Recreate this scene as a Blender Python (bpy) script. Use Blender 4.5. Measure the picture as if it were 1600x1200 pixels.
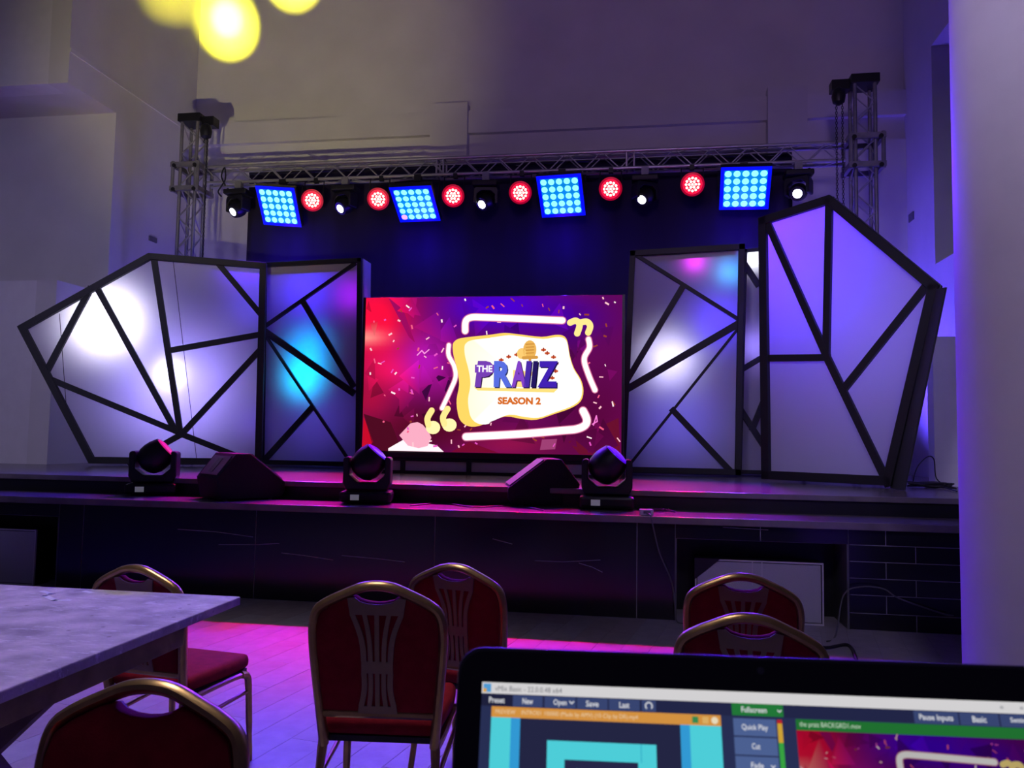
import bpy, bmesh, math, random
from mathutils import Vector as V, Matrix as Mx
for o in list(bpy.data.objects): bpy.data.objects.remove(o)
S = bpy.context.scene
COL = S.collection
R_ = math.radians
# ------------------------------------------------------------------ camera
F, HC = 1250.0, 1.46
cam_d = bpy.data.cameras.new('camera'); cam = bpy.data.objects.new('camera', cam_d); COL.objects.link(cam)
CM = (Mx.Rotation(R_(9), 3, 'Z') @ Mx.Rotation(R_(93.85), 3, 'X') @ Mx.Rotation(R_(.95), 3, 'Z'))
CO = V((0, 0, HC))
cam.matrix_world = Mx.Translation(CO) @ CM.to_4x4()
cam_d.sensor_width = 36; cam_d.lens = 36 * F / 1600
cam_d.clip_start = .02; cam_d.clip_end = 200
cam_d.dof.use_dof = True; cam_d.dof.focus_distance = 9; cam_d.dof.aperture_fstop = 16
S.camera = cam
def ray(x, y): return CM @ V(((x - 800) / F, (600 - y) / F, -1))
def onY(x, y, Y): d = ray(x, y); return CO + d * (Y / d.y)
def onZ(x, y, z): d = ray(x, y); return CO + d * ((z - HC) / d.z)
def onP(x, y, p0, n): d = ray(x, y); return CO + d * ((p0 - CO).dot(n) / d.dot(n))
def onD(x, y, dep): return CO + ray(x, y) * dep
# ------------------------------------------------------------------ view, world and big lights
S.view_settings.view_transform = 'Standard'; S.view_settings.look = 'None'
S.view_settings.exposure = 0; S.view_settings.gamma = 1; S.view_settings.use_curve_mapping = False
S.cycles.use_denoising = True; S.cycles.use_light_tree = False
S.cycles.max_bounces = 6; S.cycles.sample_clamp_indirect = 4
W = bpy.data.worlds.new('world'); S.world = W; W.use_nodes = True
W.node_tree.nodes['Background'].inputs[0].default_value = (.46, .36, 1, 1)
W.node_tree.nodes['Background'].inputs[1].default_value = .042
def lin(c):
    c = c / 255
    return c / 12.92 if c <= .04045 else ((c + .055) / 1.055) ** 2.4
def rgb(r, g, b): return (lin(r), lin(g), lin(b), 1)
def aim(o, loc, tgt):
    o.location = loc
    o.rotation_euler = (V(tgt) - V(loc)).to_track_quat('-Z', 'Y').to_euler()
def area(name, loc, tgt, size, power, col):
    l = bpy.data.lights.new(name, 'AREA'); l.size = size; l.energy = power; l.color = col
    o = bpy.data.objects.new(name, l); COL.objects.link(o); aim(o, loc, tgt); return o
def spot(name, loc, tgt, ang, power, col, blend=.5, rad=.08):
    l = bpy.data.lights.new(name, 'SPOT'); l.spot_size = R_(ang); l.spot_blend = blend; l.energy = power; l.color = col; l.shadow_soft_size = rad
    o = bpy.data.objects.new(name, l); COL.objects.link(o); aim(o, loc, tgt); return o
def point(name, loc, power, col, rad=.1):
    l = bpy.data.lights.new(name, 'POINT'); l.energy = power; l.color = col; l.shadow_soft_size = rad
    o = bpy.data.objects.new(name, l); COL.objects.link(o); o.location = loc; return o
spot('house_light', (-2.2, 3.4, 6.6), (-2.3, 2.6, 0), 72, 600, (1.0, .86, .95), 1.0, .6)
spot('wall_fill', (-5, 1, 5.2), (-9.2, 9.5, 2.6), 62, 640, (.64, .58, 1.0), 1.0, .4)  # added fill spots aimed at the walls, no lamps of the room
spot('wall_fill', (-1.6, .4, 5.4), (3.0, 10, 2.6), 42, 640, (.62, .54, 1.0), 1.0, .4)
spot('wall_fill', (0, -1.5, 5.0), (-.2, 12.6, 7.6), 62, 640, (.74, .46, 1.0), 1.0, .4)
spot('wall_fill', (3.3, .8, 5.0), (3.7, 9.4, 1.9), 34, 330, (.60, .52, 1.0), 1.0, .4)
spot('pillar_fill', (.9, .2, 5.6), (2.05, 4.5, 2.4), 50, 300, (.78, .66, 1.0), .8, .4)  # added fill that brightens the pillar, no lamp of the room
# ------------------------------------------------------------------ materials
MATS = {}
def mat(name, col, rough=.6, metal=0, spec=.5, bump=0, bscale=40, var=0, vscale=6, emit=None, estr=0, coat=0):
    m = bpy.data.materials.new(name); m.use_nodes = True
    nt = m.node_tree; b = nt.nodes['Principled BSDF']
    b.inputs['Base Color'].default_value = col; b.inputs['Roughness'].default_value = rough
    b.inputs['Metallic'].default_value = metal; b.inputs['Specular IOR Level'].default_value = spec
    if coat: b.inputs['Coat Weight'].default_value = coat
    tc = nt.nodes.new('ShaderNodeTexCoord')
    if var:
        n = nt.nodes.new('ShaderNodeTexNoise'); n.inputs['Scale'].default_value = vscale; n.inputs['Detail'].default_value = 5
        nt.links.new(tc.outputs['Object'], n.inputs['Vector'])
        r = nt.nodes.new('ShaderNodeValToRGB')
        r.color_ramp.elements[0].position = .3; r.color_ramp.elements[1].position = .7
        r.color_ramp.elements[0].color = tuple(c * (1 - var) for c in col[:3]) + (1,)
        r.color_ramp.elements[1].color = tuple(min(1, c * (1 + var)) for c in col[:3]) + (1,)
        nt.links.new(n.outputs[0], r.inputs[0]); nt.links.new(r.outputs[0], b.inputs['Base Color'])
    if bump:
        n2 = nt.nodes.new('ShaderNodeTexNoise'); n2.inputs['Scale'].default_value = bscale; n2.inputs['Detail'].default_value = 4
        nt.links.new(tc.outputs['Object'], n2.inputs['Vector'])
        bp = nt.nodes.new('ShaderNodeBump'); bp.inputs['Strength'].default_value = bump; bp.inputs['Distance'].default_value = .01
        nt.links.new(n2.outputs[0], bp.inputs['Height']); nt.links.new(bp.outputs[0], b.inputs['Normal'])
    if emit:
        b.inputs['Emission Color'].default_value = emit; b.inputs['Emission Strength'].default_value = estr
        m.cycles.emission_sampling = 'NONE'
    MATS[name] = m; return m
mat('wall', (.62, .60, .60, 1), .85, bump=.15, bscale=12, var=.06, vscale=1.2)
mat('wall_low', (.70, .68, .70, 1), .85, bump=.1, bscale=12, var=.03)
mat('pillar', (.66, .62, .64, 1), .6, bump=.05, bscale=9, var=.03)
mat('plank', (.30, .28, .31, 1), .42, var=.12, vscale=9, bump=.08, bscale=60)
mat('plank_dark', (.29, .25, .26, 1), .45, var=.12, vscale=9, bump=.08, bscale=60)
mat('subfloor', (.14, .12, .13, 1), .8)
mat('stage_top', (.20, .17, .18, 1), .24, var=.2, vscale=4, bump=.03)
mat('black_paint', (.006, .006, .008, 1), .45, var=.3)
mat('bar_black', (.008, .008, .010, 1), .55)
mat('edge_grey', (.045, .045, .045, 1), .7, bump=.1)
mat('black_plastic', (.007, .007, .009, 1), .42)
mat('grey_plastic', (.11, .11, .12, 1), .5)
mat('speaker_carpet', (.005, .005, .006, 1), .75, bump=.4, bscale=150)
mat('backdrop', (.02, .012, .05, 1), .9, bump=.2, bscale=6)
mat('alu', (.48, .47, .50, 1), .38, .75, var=.15)
mat('alu_dull', (.22, .21, .25, 1), .5, .5, var=.2)
mat('gold', (.42, .27, .11, 1), .30, .85, var=.15, vscale=20)
mat('splat_brown', (.30, .19, .12, 1), .45, .3, var=.15)
mat('red_cloth', (.30, .010, .022, 1), .85, bump=.2, bscale=200, var=.15, vscale=30, spec=.2)
mat('ply', (.40, .36, .35, 1), .75, bump=.5, bscale=30, var=.38, vscale=7)
mat('timber', (.22, .15, .11, 1), .75, bump=.3, bscale=30, var=.35, vscale=8)
mat('white_plastic', (.6, .6, .62, 1), .5)
mat('grille', (.48, .48, .52, 1), .75, bump=.6, bscale=220)
mat('grille_rim', (.6, .58, .6, 1), .6)
mat('cable', (.015, .015, .017, 1), .5)
mat('laptop', (.012, .012, .014, 1), .38)
mat('laptop_rim', (.06, .055, .06, 1), .4)
mat('key', (.02, .02, .022, 1), .5)
mat('lens_white', (.8, .8, .8, 1), .3, emit=(.85, .88, 1, 1), estr=8)
mat('lens_red', (.5, .1, .1, 1), .3, emit=(1, .80, .66, 1), estr=4)
mat('par_halo', (.3, .0, .02, 1), .4, emit=(1, .01, .06, 1), estr=.9)
mat('par_face', (.3, .0, .02, 1), .4, emit=(1, .30, .24, 1), estr=1.3)
mat('lens_cyan', (.3, .8, 1, 1), .3, emit=(.26, 1, .96, 1), estr=1.3)
mat('lens_pink', (.8, .2, .8, 1), .3, emit=(1, .35, .9, 1), estr=1.5)
mat('matrix_halo', (.0, .0, .3, 1), .4, emit=(.0, .004, 1, 1), estr=1.0)
mat('matrix_inner', (.0, .1, .3, 1), .4, emit=(.0, .24, .62, 1), estr=1.0)
mat('par_halo_outer', (.1, .0, .02, 1), .4, emit=(1, .0, .04, 1), estr=.35)
mat('lens_magenta', (.5, .02, .2, 1), .2, emit=(.6, .01, .17, 1), estr=.9)
mat('lens_blue', (.1, .02, .6, 1), .2, emit=(.08, .004, .8, 1), estr=.9)
mat('display', (.5, .5, .55, 1), .3, emit=(.5, .5, .6, 1), estr=.16)
# black stone with light veins
def stone():
    m = mat('stone', (.010, .010, .013, 1), .16)
    nt = m.node_tree; b = nt.nodes['Principled BSDF']
    tc = nt.nodes.new('ShaderNodeTexCoord'); oi = nt.nodes.new('ShaderNodeObjectInfo')
    mp = nt.nodes.new('ShaderNodeMapping'); mp.inputs['Scale'].default_value = (.12, 1, .8)
    ad = nt.nodes.new('ShaderNodeVectorMath'); ad.operation = 'ADD'
    nt.links.new(tc.outputs['Object'], mp.inputs[0]); nt.links.new(mp.outputs[0], ad.inputs[0]); nt.links.new(oi.outputs['Random'], ad.inputs[1])
    n = nt.nodes.new('ShaderNodeTexNoise'); n.inputs['Scale'].default_value = 3; n.inputs['Detail'].default_value = 6
    nt.links.new(ad.outputs[0], n.inputs['Vector'])
    r = nt.nodes.new('ShaderNodeValToRGB')
    r.color_ramp.elements[0].color = (.007, .007, .010, 1); r.color_ramp.elements[1].color = (.016, .015, .020, 1)
    nt.links.new(n.outputs[0], r.inputs[0]); nt.links.new(r.outputs[0], b.inputs['Base Color'])
stone()
def ply_wear():
    m = MATS['ply']; nt = m.node_tree; b = nt.nodes['Principled BSDF']
    src = b.inputs['Base Color'].links[0].from_socket
    tc = nt.nodes.new('ShaderNodeTexCoord'); mp = nt.nodes.new('ShaderNodeMapping'); mp.inputs['Scale'].default_value = (3, 11, 8)
    n = nt.nodes.new('ShaderNodeTexNoise'); n.inputs['Scale'].default_value = 3.5; n.inputs['Detail'].default_value = 8; n.inputs['Roughness'].default_value = .7
    r = nt.nodes.new('ShaderNodeValToRGB'); r.color_ramp.elements[0].position = .56; r.color_ramp.elements[1].position = .72
    mx = nt.nodes.new('ShaderNodeMix'); mx.data_type = 'RGBA'; mx.inputs[7].default_value = (.72, .70, .70, 1)
    nt.links.new(tc.outputs['Object'], mp.inputs[0]); nt.links.new(mp.outputs[0], n.inputs['Vector']); nt.links.new(n.outputs[0], r.inputs[0])
    nt.links.new(r.outputs[0], mx.inputs[0]); nt.links.new(src, mx.inputs[6])
    v = nt.nodes.new('ShaderNodeTexVoronoi'); v.inputs['Scale'].default_value = 13
    r2 = nt.nodes.new('ShaderNodeValToRGB'); r2.color_ramp.elements[0].position = .06; r2.color_ramp.elements[1].position = .11
    r2.color_ramp.elements[0].color = (.25, .22, .22, 1)
    nt.links.new(tc.outputs['Object'], v.inputs['Vector']); nt.links.new(v.outputs['Distance'], r2.inputs[0])
    m2 = nt.nodes.new('ShaderNodeMix'); m2.data_type = 'RGBA'; m2.blend_type = 'MULTIPLY'; m2.inputs[0].default_value = .6
    nt.links.new(mx.outputs[2], m2.inputs[6]); nt.links.new(r2.outputs[0], m2.inputs[7]); nt.links.new(m2.outputs[2], b.inputs['Base Color'])
ply_wear()
mat('grout', (.38, .36, .40, 1), .8)
def cloth(name, col, trans=.6):
    m = bpy.data.materials.new(name); m.use_nodes = True; nt = m.node_tree; nt.nodes.clear()
    o = nt.nodes.new('ShaderNodeOutputMaterial'); mx = nt.nodes.new('ShaderNodeMixShader'); mx.inputs[0].default_value = trans
    d = nt.nodes.new('ShaderNodeBsdfDiffuse'); t = nt.nodes.new('ShaderNodeBsdfTranslucent')
    tc = nt.nodes.new('ShaderNodeTexCoord'); n = nt.nodes.new('ShaderNodeTexNoise'); n.inputs['Scale'].default_value = 2
    nt.links.new(tc.outputs['Object'], n.inputs['Vector'])
    r = nt.nodes.new('ShaderNodeValToRGB'); r.color_ramp.elements[0].color = tuple(c * .93 for c in col[:3]) + (1,); r.color_ramp.elements[1].color = col
    nt.links.new(n.outputs[0], r.inputs[0])
    for x in (d, t): nt.links.new(r.outputs[0], x.inputs[0])
    nt.links.new(d.outputs[0], mx.inputs[1]); nt.links.new(t.outputs[0], mx.inputs[2]); nt.links.new(mx.outputs[0], o.inputs[0])
    MATS[name] = m
cloth('white_cloth', (.80, .78, .80, 1), .5)
def screenmat(name, strength):
    m = bpy.data.materials.new(name); m.use_nodes = True; nt = m.node_tree; nt.nodes.clear()
    o = nt.nodes.new('ShaderNodeOutputMaterial'); e = nt.nodes.new('ShaderNodeEmission'); a = nt.nodes.new('ShaderNodeAttribute')
    a.attribute_name = 'col'; e.inputs[1].default_value = strength
    nt.links.new(a.outputs[0], e.inputs[0]); nt.links.new(e.outputs[0], o.inputs[0]); MATS[name] = m
    m.cycles.emission_sampling = 'FRONT'
screenmat('led_picture', 1.15); screenmat('laptop_picture', .8)
MATS['laptop_picture'].cycles.emission_sampling = 'NONE'
# ------------------------------------------------------------------ mesh builder and object helpers
def thing(name, label, cat, loc=(0, 0, 0), rz=0, group=None, matrix=None):
    o = bpy.data.objects.new(name, None); COL.objects.link(o); o.empty_display_size = .1
    if matrix is not None: o.matrix_world = matrix
    else: o.location = loc; o.rotation_euler = (0, 0, R_(rz))
    return tag(o, label, cat, group)
def tag(o, label, cat, group=None):
    o['label'] = label; o['category'] = cat
    if group: o['group'] = group
    return o
def link_copy(o, parent=None):
    c = o.copy(); COL.objects.link(c); c.parent = parent
    for ch in list(o.children): link_copy(ch, c)
    return c
class MB:
    def __init__(s): s.v = []; s.f = []
    def add(s, vs, fs):
        k = len(s.v); s.v += [V(p) for p in vs]; s.f += [tuple(i + k for i in f) for f in fs]; return s
    def box(s, a, b):
        x0, y0, z0 = a; x1, y1, z1 = b
        return s.add([(x0, y0, z0), (x1, y0, z0), (x1, y1, z0), (x0, y1, z0), (x0, y0, z1), (x1, y0, z1), (x1, y1, z1), (x0, y1, z1)],
                     [(3, 2, 1, 0), (4, 5, 6, 7), (0, 1, 5, 4), (1, 2, 6, 5), (2, 3, 7, 6), (3, 0, 4, 7)])
    def bar(s, p, q, n, w, d0, d1, ext=0):
        """board from p to q, width w across, from d0 to d1 along n"""
        p, q, n = V(p), V(q), V(n).normalized(); t = (q - p).normalized(); p = p - t * ext; q = q + t * ext
        c = n.cross(t).normalized() * (w / 2)
        vs = [p - c + n * d0, p + c + n * d0, p + c + n * d1, p - c + n * d1, q - c + n * d0, q + c + n * d0, q + c + n * d1, q - c + n * d1]
        return s.add(vs, [(0, 1, 2, 3), (7, 6, 5, 4), (0, 4, 5, 1), (1, 5, 6, 2), (2, 6, 7, 3), (3, 7, 4, 0)])
    def tube(s, pts, r, n=8, closed=False, caps=True, flat=None):
        pts = [V(p) for p in pts]; m = len(pts); rr = r if isinstance(r, (list, tuple)) else [r] * m
        k = len(s.v); prev = None
        for i, p in enumerate(pts):
            if closed: t = pts[(i + 1) % m] - pts[i - 1]
            else: t = pts[min(i + 1, m - 1)] - pts[max(i - 1, 0)]
            t.normalize()
            if prev is None:
                a = V((0, 1, 0)) if abs(t.y) < .9 else V((1, 0, 0))
                prev = (a - t * a.dot(t)).normalized()
            else: prev = (prev - t * prev.dot(t)).normalized()
            b = t.cross(prev)
            for j in range(n):
                an = 2 * math.pi * (j + .5) / n
                fa, fb = flat or (1, 1)
                s.v.append(p + prev * math.cos(an) * rr[i] * fa + b * math.sin(an) * rr[i] * fb)
        for i in range(m if closed else m - 1):
            for j in range(n):
                a, b2 = k + i * n, k + ((i + 1) % m) * n
                s.f.append((a + j, a + (j + 1) % n, b2 + (j + 1) % n, b2 + j))
        if caps and not closed:
            s.f.append(tuple(k + j for j in range(n))[::-1]); s.f.append(tuple(k + (m - 1) * n + j for j in range(n)))
        return s
    def lathe(s, prof, mtx=None, n=20):
        """prof: (r, z) along local z"""
        mtx = mtx or Mx.Identity(4); k = len(s.v); m = len(prof)
        for r, z in prof:
            for j in range(n):
                a = 2 * math.pi * j / n; s.v.append(mtx @ V((r * math.cos(a), r * math.sin(a), z)))
        for i in range(m - 1):
            for j in range(n): s.f.append((k + i * n + j, k + i * n + (j + 1) % n, k + (i + 1) * n + (j + 1) % n, k + (i + 1) * n + j))
        s.f.append(tuple(k + j for j in range(n))[::-1]); s.f.append(tuple(k + (m - 1) * n + j for j in range(n)))
        return s
    def prism(s, poly, d):
        """planar polygon (3D points) extruded by vector d"""
        n = len(poly); d = V(d); poly = [V(p) for p in poly]
        return s.add(poly + [p + d for p in poly], [tuple(range(n))[::-1], tuple(range(n, 2 * n))] + [(i, (i + 1) % n, n + (i + 1) % n, n + i) for i in range(n)])
    def build(s, name, m, parent=None, org=(0, 0, 0), smooth=False, bevel=0, seg=2, tf=None):
        me = bpy.data.meshes.new(name)
        org = V(org); vs = [p - org for p in s.v]
        if tf is not None: vs = [tf @ p for p in vs]
        me.from_pydata(vs, [], s.f)
        bm = bmesh.new(); bm.from_mesh(me)
        bmesh.ops.recalc_face_normals(bm, faces=bm.faces)
        if bevel:
            bmesh.ops.bevel(bm, geom=[e for e in bm.edges if len(e.link_faces) == 2 and e.calc_face_angle() > .5], offset=bevel, segments=seg, profile=.5, affect='EDGES', clamp_overlap=True)
        for f in bm.faces: f.smooth = smooth
        bm.to_mesh(me); bm.free()
        if smooth:
            try: me.set_sharp_from_angle(angle=R_(40))
            except Exception: pass
        me.materials.append(MATS[m]); o = bpy.data.objects.new(name, me); COL.objects.link(o)
        if parent is not None: o.parent = parent
        else: o.location = org
        return o
def struct(name, mb, m, **k):
    o = mb.build(name, m, **k); o['kind'] = 'structure'; return o
rnd = random.Random(5)
# ================================================================== THE ROOM
XL, XR, YB = -7.67, 3.96, 12.6
struct('wall_back', MB().box((XL - .3, YB, 0), (XR + .3, YB + .3, 10.5)), 'wall')
tb = struct('trim_1', MB().box((XL, YB - .10, 6.42), (XR, YB, 6.80)), 'wall', org=(0, YB, 6.4))
struct('trim_2', MB().box((XL, YB - .05, 1.01), (XR, YB, 6.06)), 'wall', org=(0, YB, 1))
for i, (px0, px1) in enumerate(((672, 730), (1200, 1262))):
    a, b = onY(px0, 190, YB - .2).x, onY(px1, 190, YB - .2).x
    struct('trim_%d' % (3 + i), MB().box((a, YB - .2, 1.01), (b, YB, 6.9)), 'wall', org=((a + b) / 2, YB, 1))
# left: a return wall along the stage, its front wall with a deep niche
struct('wall_left', MB().box((XL - .3, 10.5, 0), (XL, YB, 10.5)).box((XL - .3, 9.48, 6.17), (XL, 10.5, 10.5)).box((XL - .3, 9.48, 0), (XL, 10.5, 3.46)), 'wall')
struct('wall_left_front', MB().box((-13, 9.48, 6.17), (XL - .3, 9.8, 10.5)).box((-13, 9.48, 0), (XL - .3, 9.8, 3.46)), 'wall_low')
struct('wall_left_niche', MB().box((-13, 10.5, 3.3), (XL - .3, 10.7, 6.4)).box((-13, 9.8, 6.17), (XL - .3, 10.5, 6.4)).box((-13, 9.8, 3.3), (XL - .3, 10.5, 3.46)), 'wall')
struct('trim_5', MB().box((XL, 9.48, 6.60), (XL + .02, YB, 6.66)), 'wall', org=(XL, 10, 6.6))
# right
struct('wall_right', MB().box((XR, 11.45, 0), (XR + .3, YB, 10.5)).box((XR, 9.6, 6.95), (XR + .3, 11.45, 10.5)).box((XR, 9.6, 0), (XR + .3, 11.45, 3.9)), 'wall')
struct('wall_right_niche', MB().box((XR + .3, 11.45, 3.7), (XR + 5, 11.65, 7.2)).box((XR + .3, 9.9, 6.95), (XR + 5, 11.45, 7.2)).box((XR + .3, 9.9, 3.7), (XR + 5, 11.45, 3.9)), 'wall')
struct('wall_right_front', MB().box((XR + .3, 9.6, 0), (XR + 5, 9.9, 3.9)).box((XR + .3, 9.6, 6.95), (XR + 5, 9.9, 10.5)), 'wall')
lw = onY(1457, 526, 9.4)
struct('wall_right_low', MB().box((lw.x, 9.4, 1.01), (XR - .01, 9.59, lw.z)), 'wall_low', org=(lw.x, 9.4, 1))
# round pillar
pl = MB(); PX, PY, PR = 2.06, 4.55, .37
struct('pillar', pl.lathe([(PR, 0), (PR, 9)], n=64), 'pillar', tf=None, smooth=True).location = (PX, PY, 0)
bpy.data.objects['pillar']['kind'] = 'structure'
# floor: planks
struct('floor', MB().box((-13, -4, -.2), (9, 9.4, -.012)), 'subfloor')
fl = bpy.data.objects['floor']
pa, pb = onZ(434, 1188, 0), onZ(496, 1150, 0)
ang = math.atan2(pb.y - pa.y, pb.x - pa.x)
PLW, PLL = .19, 1.25
pm = MB().box((-PLL / 2 + .0008, -PLW / 2 + .0008, -.012), (PLL / 2 - .0008, PLW / 2 - .0008, 0))
proto = pm.build('plank', 'plank', fl, bevel=.0015, seg=1)
proto2 = proto.data.copy(); proto2.materials[0] = MATS['plank_dark']
first = True
far = MB()
cs, sn = math.cos(ang), math.sin(ang)
for j in range(-60, 60):
    for i in range(-12, 12):
        u, w = (i + (.37 * j) % 1) * PLL, j * PLW
        x, y = -1.0 + u * cs - w * sn, 4.6 + u * sn + w * cs
        if not (-12 < x < 8 and -3.5 < y < 7.6): continue
        h = rnd.uniform(-.0006, .0006)
        if -3.9 < x < 1.3 and 2.2 < y < 7.2:
            if first: o = proto; first = False
            else: o = proto.copy(); COL.objects.link(o); o.parent = fl
            if rnd.random() < .35: o.data = proto2
            o.location = (x, y, h); o.rotation_euler = (0, 0, ang)
        else:
            m4 = Mx.Translation((x, y, h)) @ Mx.Rotation(ang, 4, 'Z')
            far.add([m4 @ p for p in pm.v], pm.f)
fo = far.build('planks_beyond', 'plank', fl); fo['kind'] = 'stuff'; fo.name = 'planking'
# ================================================================== STAGE
ZS, ZU, YS, YR = .84, 1.01, 6.75, 7.42
YRX = onZ(700, 787, ZS).y
YR = YRX
struct('stage_floor', MB().box((-12.5, YS - .05, ZS - .06), (3.9, YR + .3, ZS)), 'stage_top', org=(-4, YS, ZS), bevel=.006)
struct('stage_floor_upper', MB().box((-12.5, YR, ZU - .05), (XR, YB, ZU)), 'stage_top', org=(-4, YR, ZU), bevel=.006)
struct('stage_riser', MB().box((-12.5, YR + .03, ZS), (XR, YR + .08, ZU - .05)), 'black_paint', org=(-4, YR, ZS))
# stage front: stone panels with recessed joints, two recesses with grilles
sf = struct('stage_front', MB().box((-12.5, YS + .45, 0), (3.9, YS + .5, ZS - .06)), 'black_paint', org=(-4, YS, 0))
def X0(px): return onY(px, 900, YS).x
RA0, RA1 = X0(1055), X0(1326)      # right recess
LA1 = X0(88)                       # left recess ends here
LA0 = LA1 - 1.75
bk = MB().box((LA1, YS + .0035, 0), (RA0, YS + .1, ZS - .06)).box((RA1, YS + .0035, 0), (3.9, YS + .1, ZS - .06)).box((-12.5, YS + .0035, 0), (LA0, YS + .1, ZS - .06))
bk.box((RA0, YS + .0035, .66), (RA1, YS + .1, ZS - .06)).box((LA0, YS + .0035, .66), (LA1, YS + .1, ZS - .06))
bk.build('backing', 'grout', sf, org=(-4, YS, 0))
def stone_panel(x0, x1, z0, z1, y=YS):
    g = .0032; cx = (x0 + x1) / 2; cz = (z0 + z1) / 2
    jut = rnd.uniform(-.0035, -.001)
    o = MB().box((x0 + g - cx, jut, z0 + g - cz), (x1 - g - cx, .0035, z1 - g - cz)).build('stone_panel', 'stone', sf, bevel=.001, seg=1)
    o.location = (cx + 4, y - YS, cz)
cuts = [LA1, X0(126), X0(397), X0(678), X0(995), RA0]
for a, b in zip(cuts, cuts[1:]):
    stone_panel(a, b, 0, ZS - .06)
for a, b in ((RA0, RA1), (LA0, LA1)):
    stone_panel(a, (a + b) / 2, .66, ZS - .06); stone_panel((a + b) / 2, b, .66, ZS - .06)
for vn in (((278, 827), (338, 831), (395, 839)), ((342, 851), (400, 851), (436, 849)), ((440, 864), (475, 868), (520, 875)), ((534, 868), (590, 873), (632, 878)), ((836, 876), (880, 878), (938, 875)), ((905, 880), (925, 886), (941, 894)), ((770, 842), (800, 850)), ((1130, 824), (1200, 828))):
    w = [onY(x, y, YS - .004) for x, y in vn]
    for a_, b_ in zip(w, w[1:]): MB().bar(a_, b_, (0, -1, 0), .005, -.004, .0006, ext=.002).build('vein', 'grout', sf, org=(-4, YS, 0))
zz = [0, .13, .27, .40, .53, .66, ZS - .06]
for r in range(6):
    x = RA1
    first_w = .28 if r % 2 else .5
    w = first_w
    while x < 3.88:
        x2 = min(3.9, x + w); stone_panel(x, x2, zz[r], zz[r + 1]); x = x2; w = .55
xx = LA0
while xx > -12:
    stone_panel(xx - 1.2, xx, 0, ZS - .06); xx -= 1.2
for x0, nm in ((RA1, 1), (RA0, 2), (LA1, 3)):   # cheeks of the recesses
    s = 1 if x0 == RA0 else -1
    sg = -.02
    MB().box((x0 - .012, YS, 0), (x0 + .012, YS + .45, ZS - .06)).build('cheek', 'grey_plastic', sf, org=(-4, YS, 0))
# grille fronted cabinets in the recesses
def grille_unit(label, x0, x1, z1, y, corner=False, stiles=()):
    loc = ((x0 + x1) / 2, y, 0)
    t = thing('grille_cabinet', label, 'cabinet', loc)
    MB().box((x0, y + .02, .0), (x1, y + .2, z1)).build('body', 'black_plastic', t, org=loc, bevel=.004)
    MB().box((x0 + .02, y + .008, .02), (x1 - .02, y + .02, z1 - .02)).build('grille', 'grille', t, org=loc)
    rm = .012
    fr = MB().box((x0, y, 0), (x0 + rm, y + .02, z1)).box((x1 - rm, y, 0), (x1, y + .02, z1)).box((x0 + rm, y, 0), (x1 - rm, y + .02, rm)).box((x0 + rm, y, z1 - rm), (x1 - rm, y + .02, z1))
    for sx in stiles: fr.box((sx, y + .002, z1 - .2), (sx + .008, y + .012, z1 - .012))
    fr.build('rim', 'grille_rim', t, org=loc)
    if corner:
        MB().prism([(x0 - .005, y - .006, z1 + .005), (x0 + .20, y - .006, z1 + .005), (x0 - .005, y - .006, z1 - .17)], (0, .005, 0)).build('corner_tape', 'black_plastic', t, org=loc)
gy = YS + .075
g0, g1 = onY(1086, 900, gy), onY(1287, 900, gy)
gt = onY(1200, 877, gy).z
grille_unit('grey mesh fronted cabinet in the recess behind the right hand chairs', g0.x, g1.x, gt, gy, True, (onY(1175, 900, gy).x, onY(1190, 900, gy).x))
h1 = onY(54, 870, gy)
grille_unit('grey mesh fronted cabinet in the recess beyond the wooden table', h1.x - 1.35, h1.x, onY(54, 828, gy).z, gy)
# ================================================================== TRUSS RIG
TY, TZ0, TZ1 = 10.95, 5.18, 5.42
TXL, TXR = -6.42, 2.68
trs = thing('lighting_truss', 'long aluminium box truss spanning above the stage carrying all the lamps', 'truss', (-2, TY, TZ0))
org = (-2, TY, TZ0)
cy0, cy1 = TY - .095, TY + .095
for y in (cy0, cy1):
    for z in (TZ0, TZ1): MB().tube([(TXL, y, z), (TXR, y, z)], .024, 10).build('chord', 'alu', trs, org, smooth=True)
per = .48; nb = int((TXR - TXL) / per * 2)
hw = (TXR - TXL) / nb
def brace_pair(dz, dy, nm):
    return MB().tube([(-hw / 2, -dy / 2, -dz / 2), (hw / 2, dy / 2, dz / 2)], .0085, 6).build(nm, 'alu', trs)
fronts = None
for k in range(nb):
    x = TXL + (k + .5) * hw + 2; sgn = 1 if k % 2 else -1
    for face, (dz, dy, yy, zc) in enumerate(((.24, 0, -.095, .12), (.24, 0, .095, .12), (0, .19, 0, 0), (0, .19, 0, .24))):
        key = ('b', face)
        if k == 0: 
            o = brace_pair(dz, dy, 'brace'); MATS.setdefault('_', None)
            if fronts is None: fronts = {}
            fronts[face] = o
        else: o = fronts[face].copy(); COL.objects.link(o); o.parent = trs
        o.location = (x, yy, zc)
        o.scale = (sgn, 1, 1)
for px in (690, 985):     # bolted joints between truss lengths
    x = onY(px, 260, TY).x
    j = MB()
    for dx in (-.05, .05):
        for y in (cy0, cy1): j.tube([(x + dx, y, TZ0), (x + dx, y, TZ1)], .014, 6)
        for z in (TZ0, TZ1): j.tube([(x + dx, cy0, z), (x + dx, cy1, z)], .014, 6)
    j.build('joint_frame', 'alu', trs, org)
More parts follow.
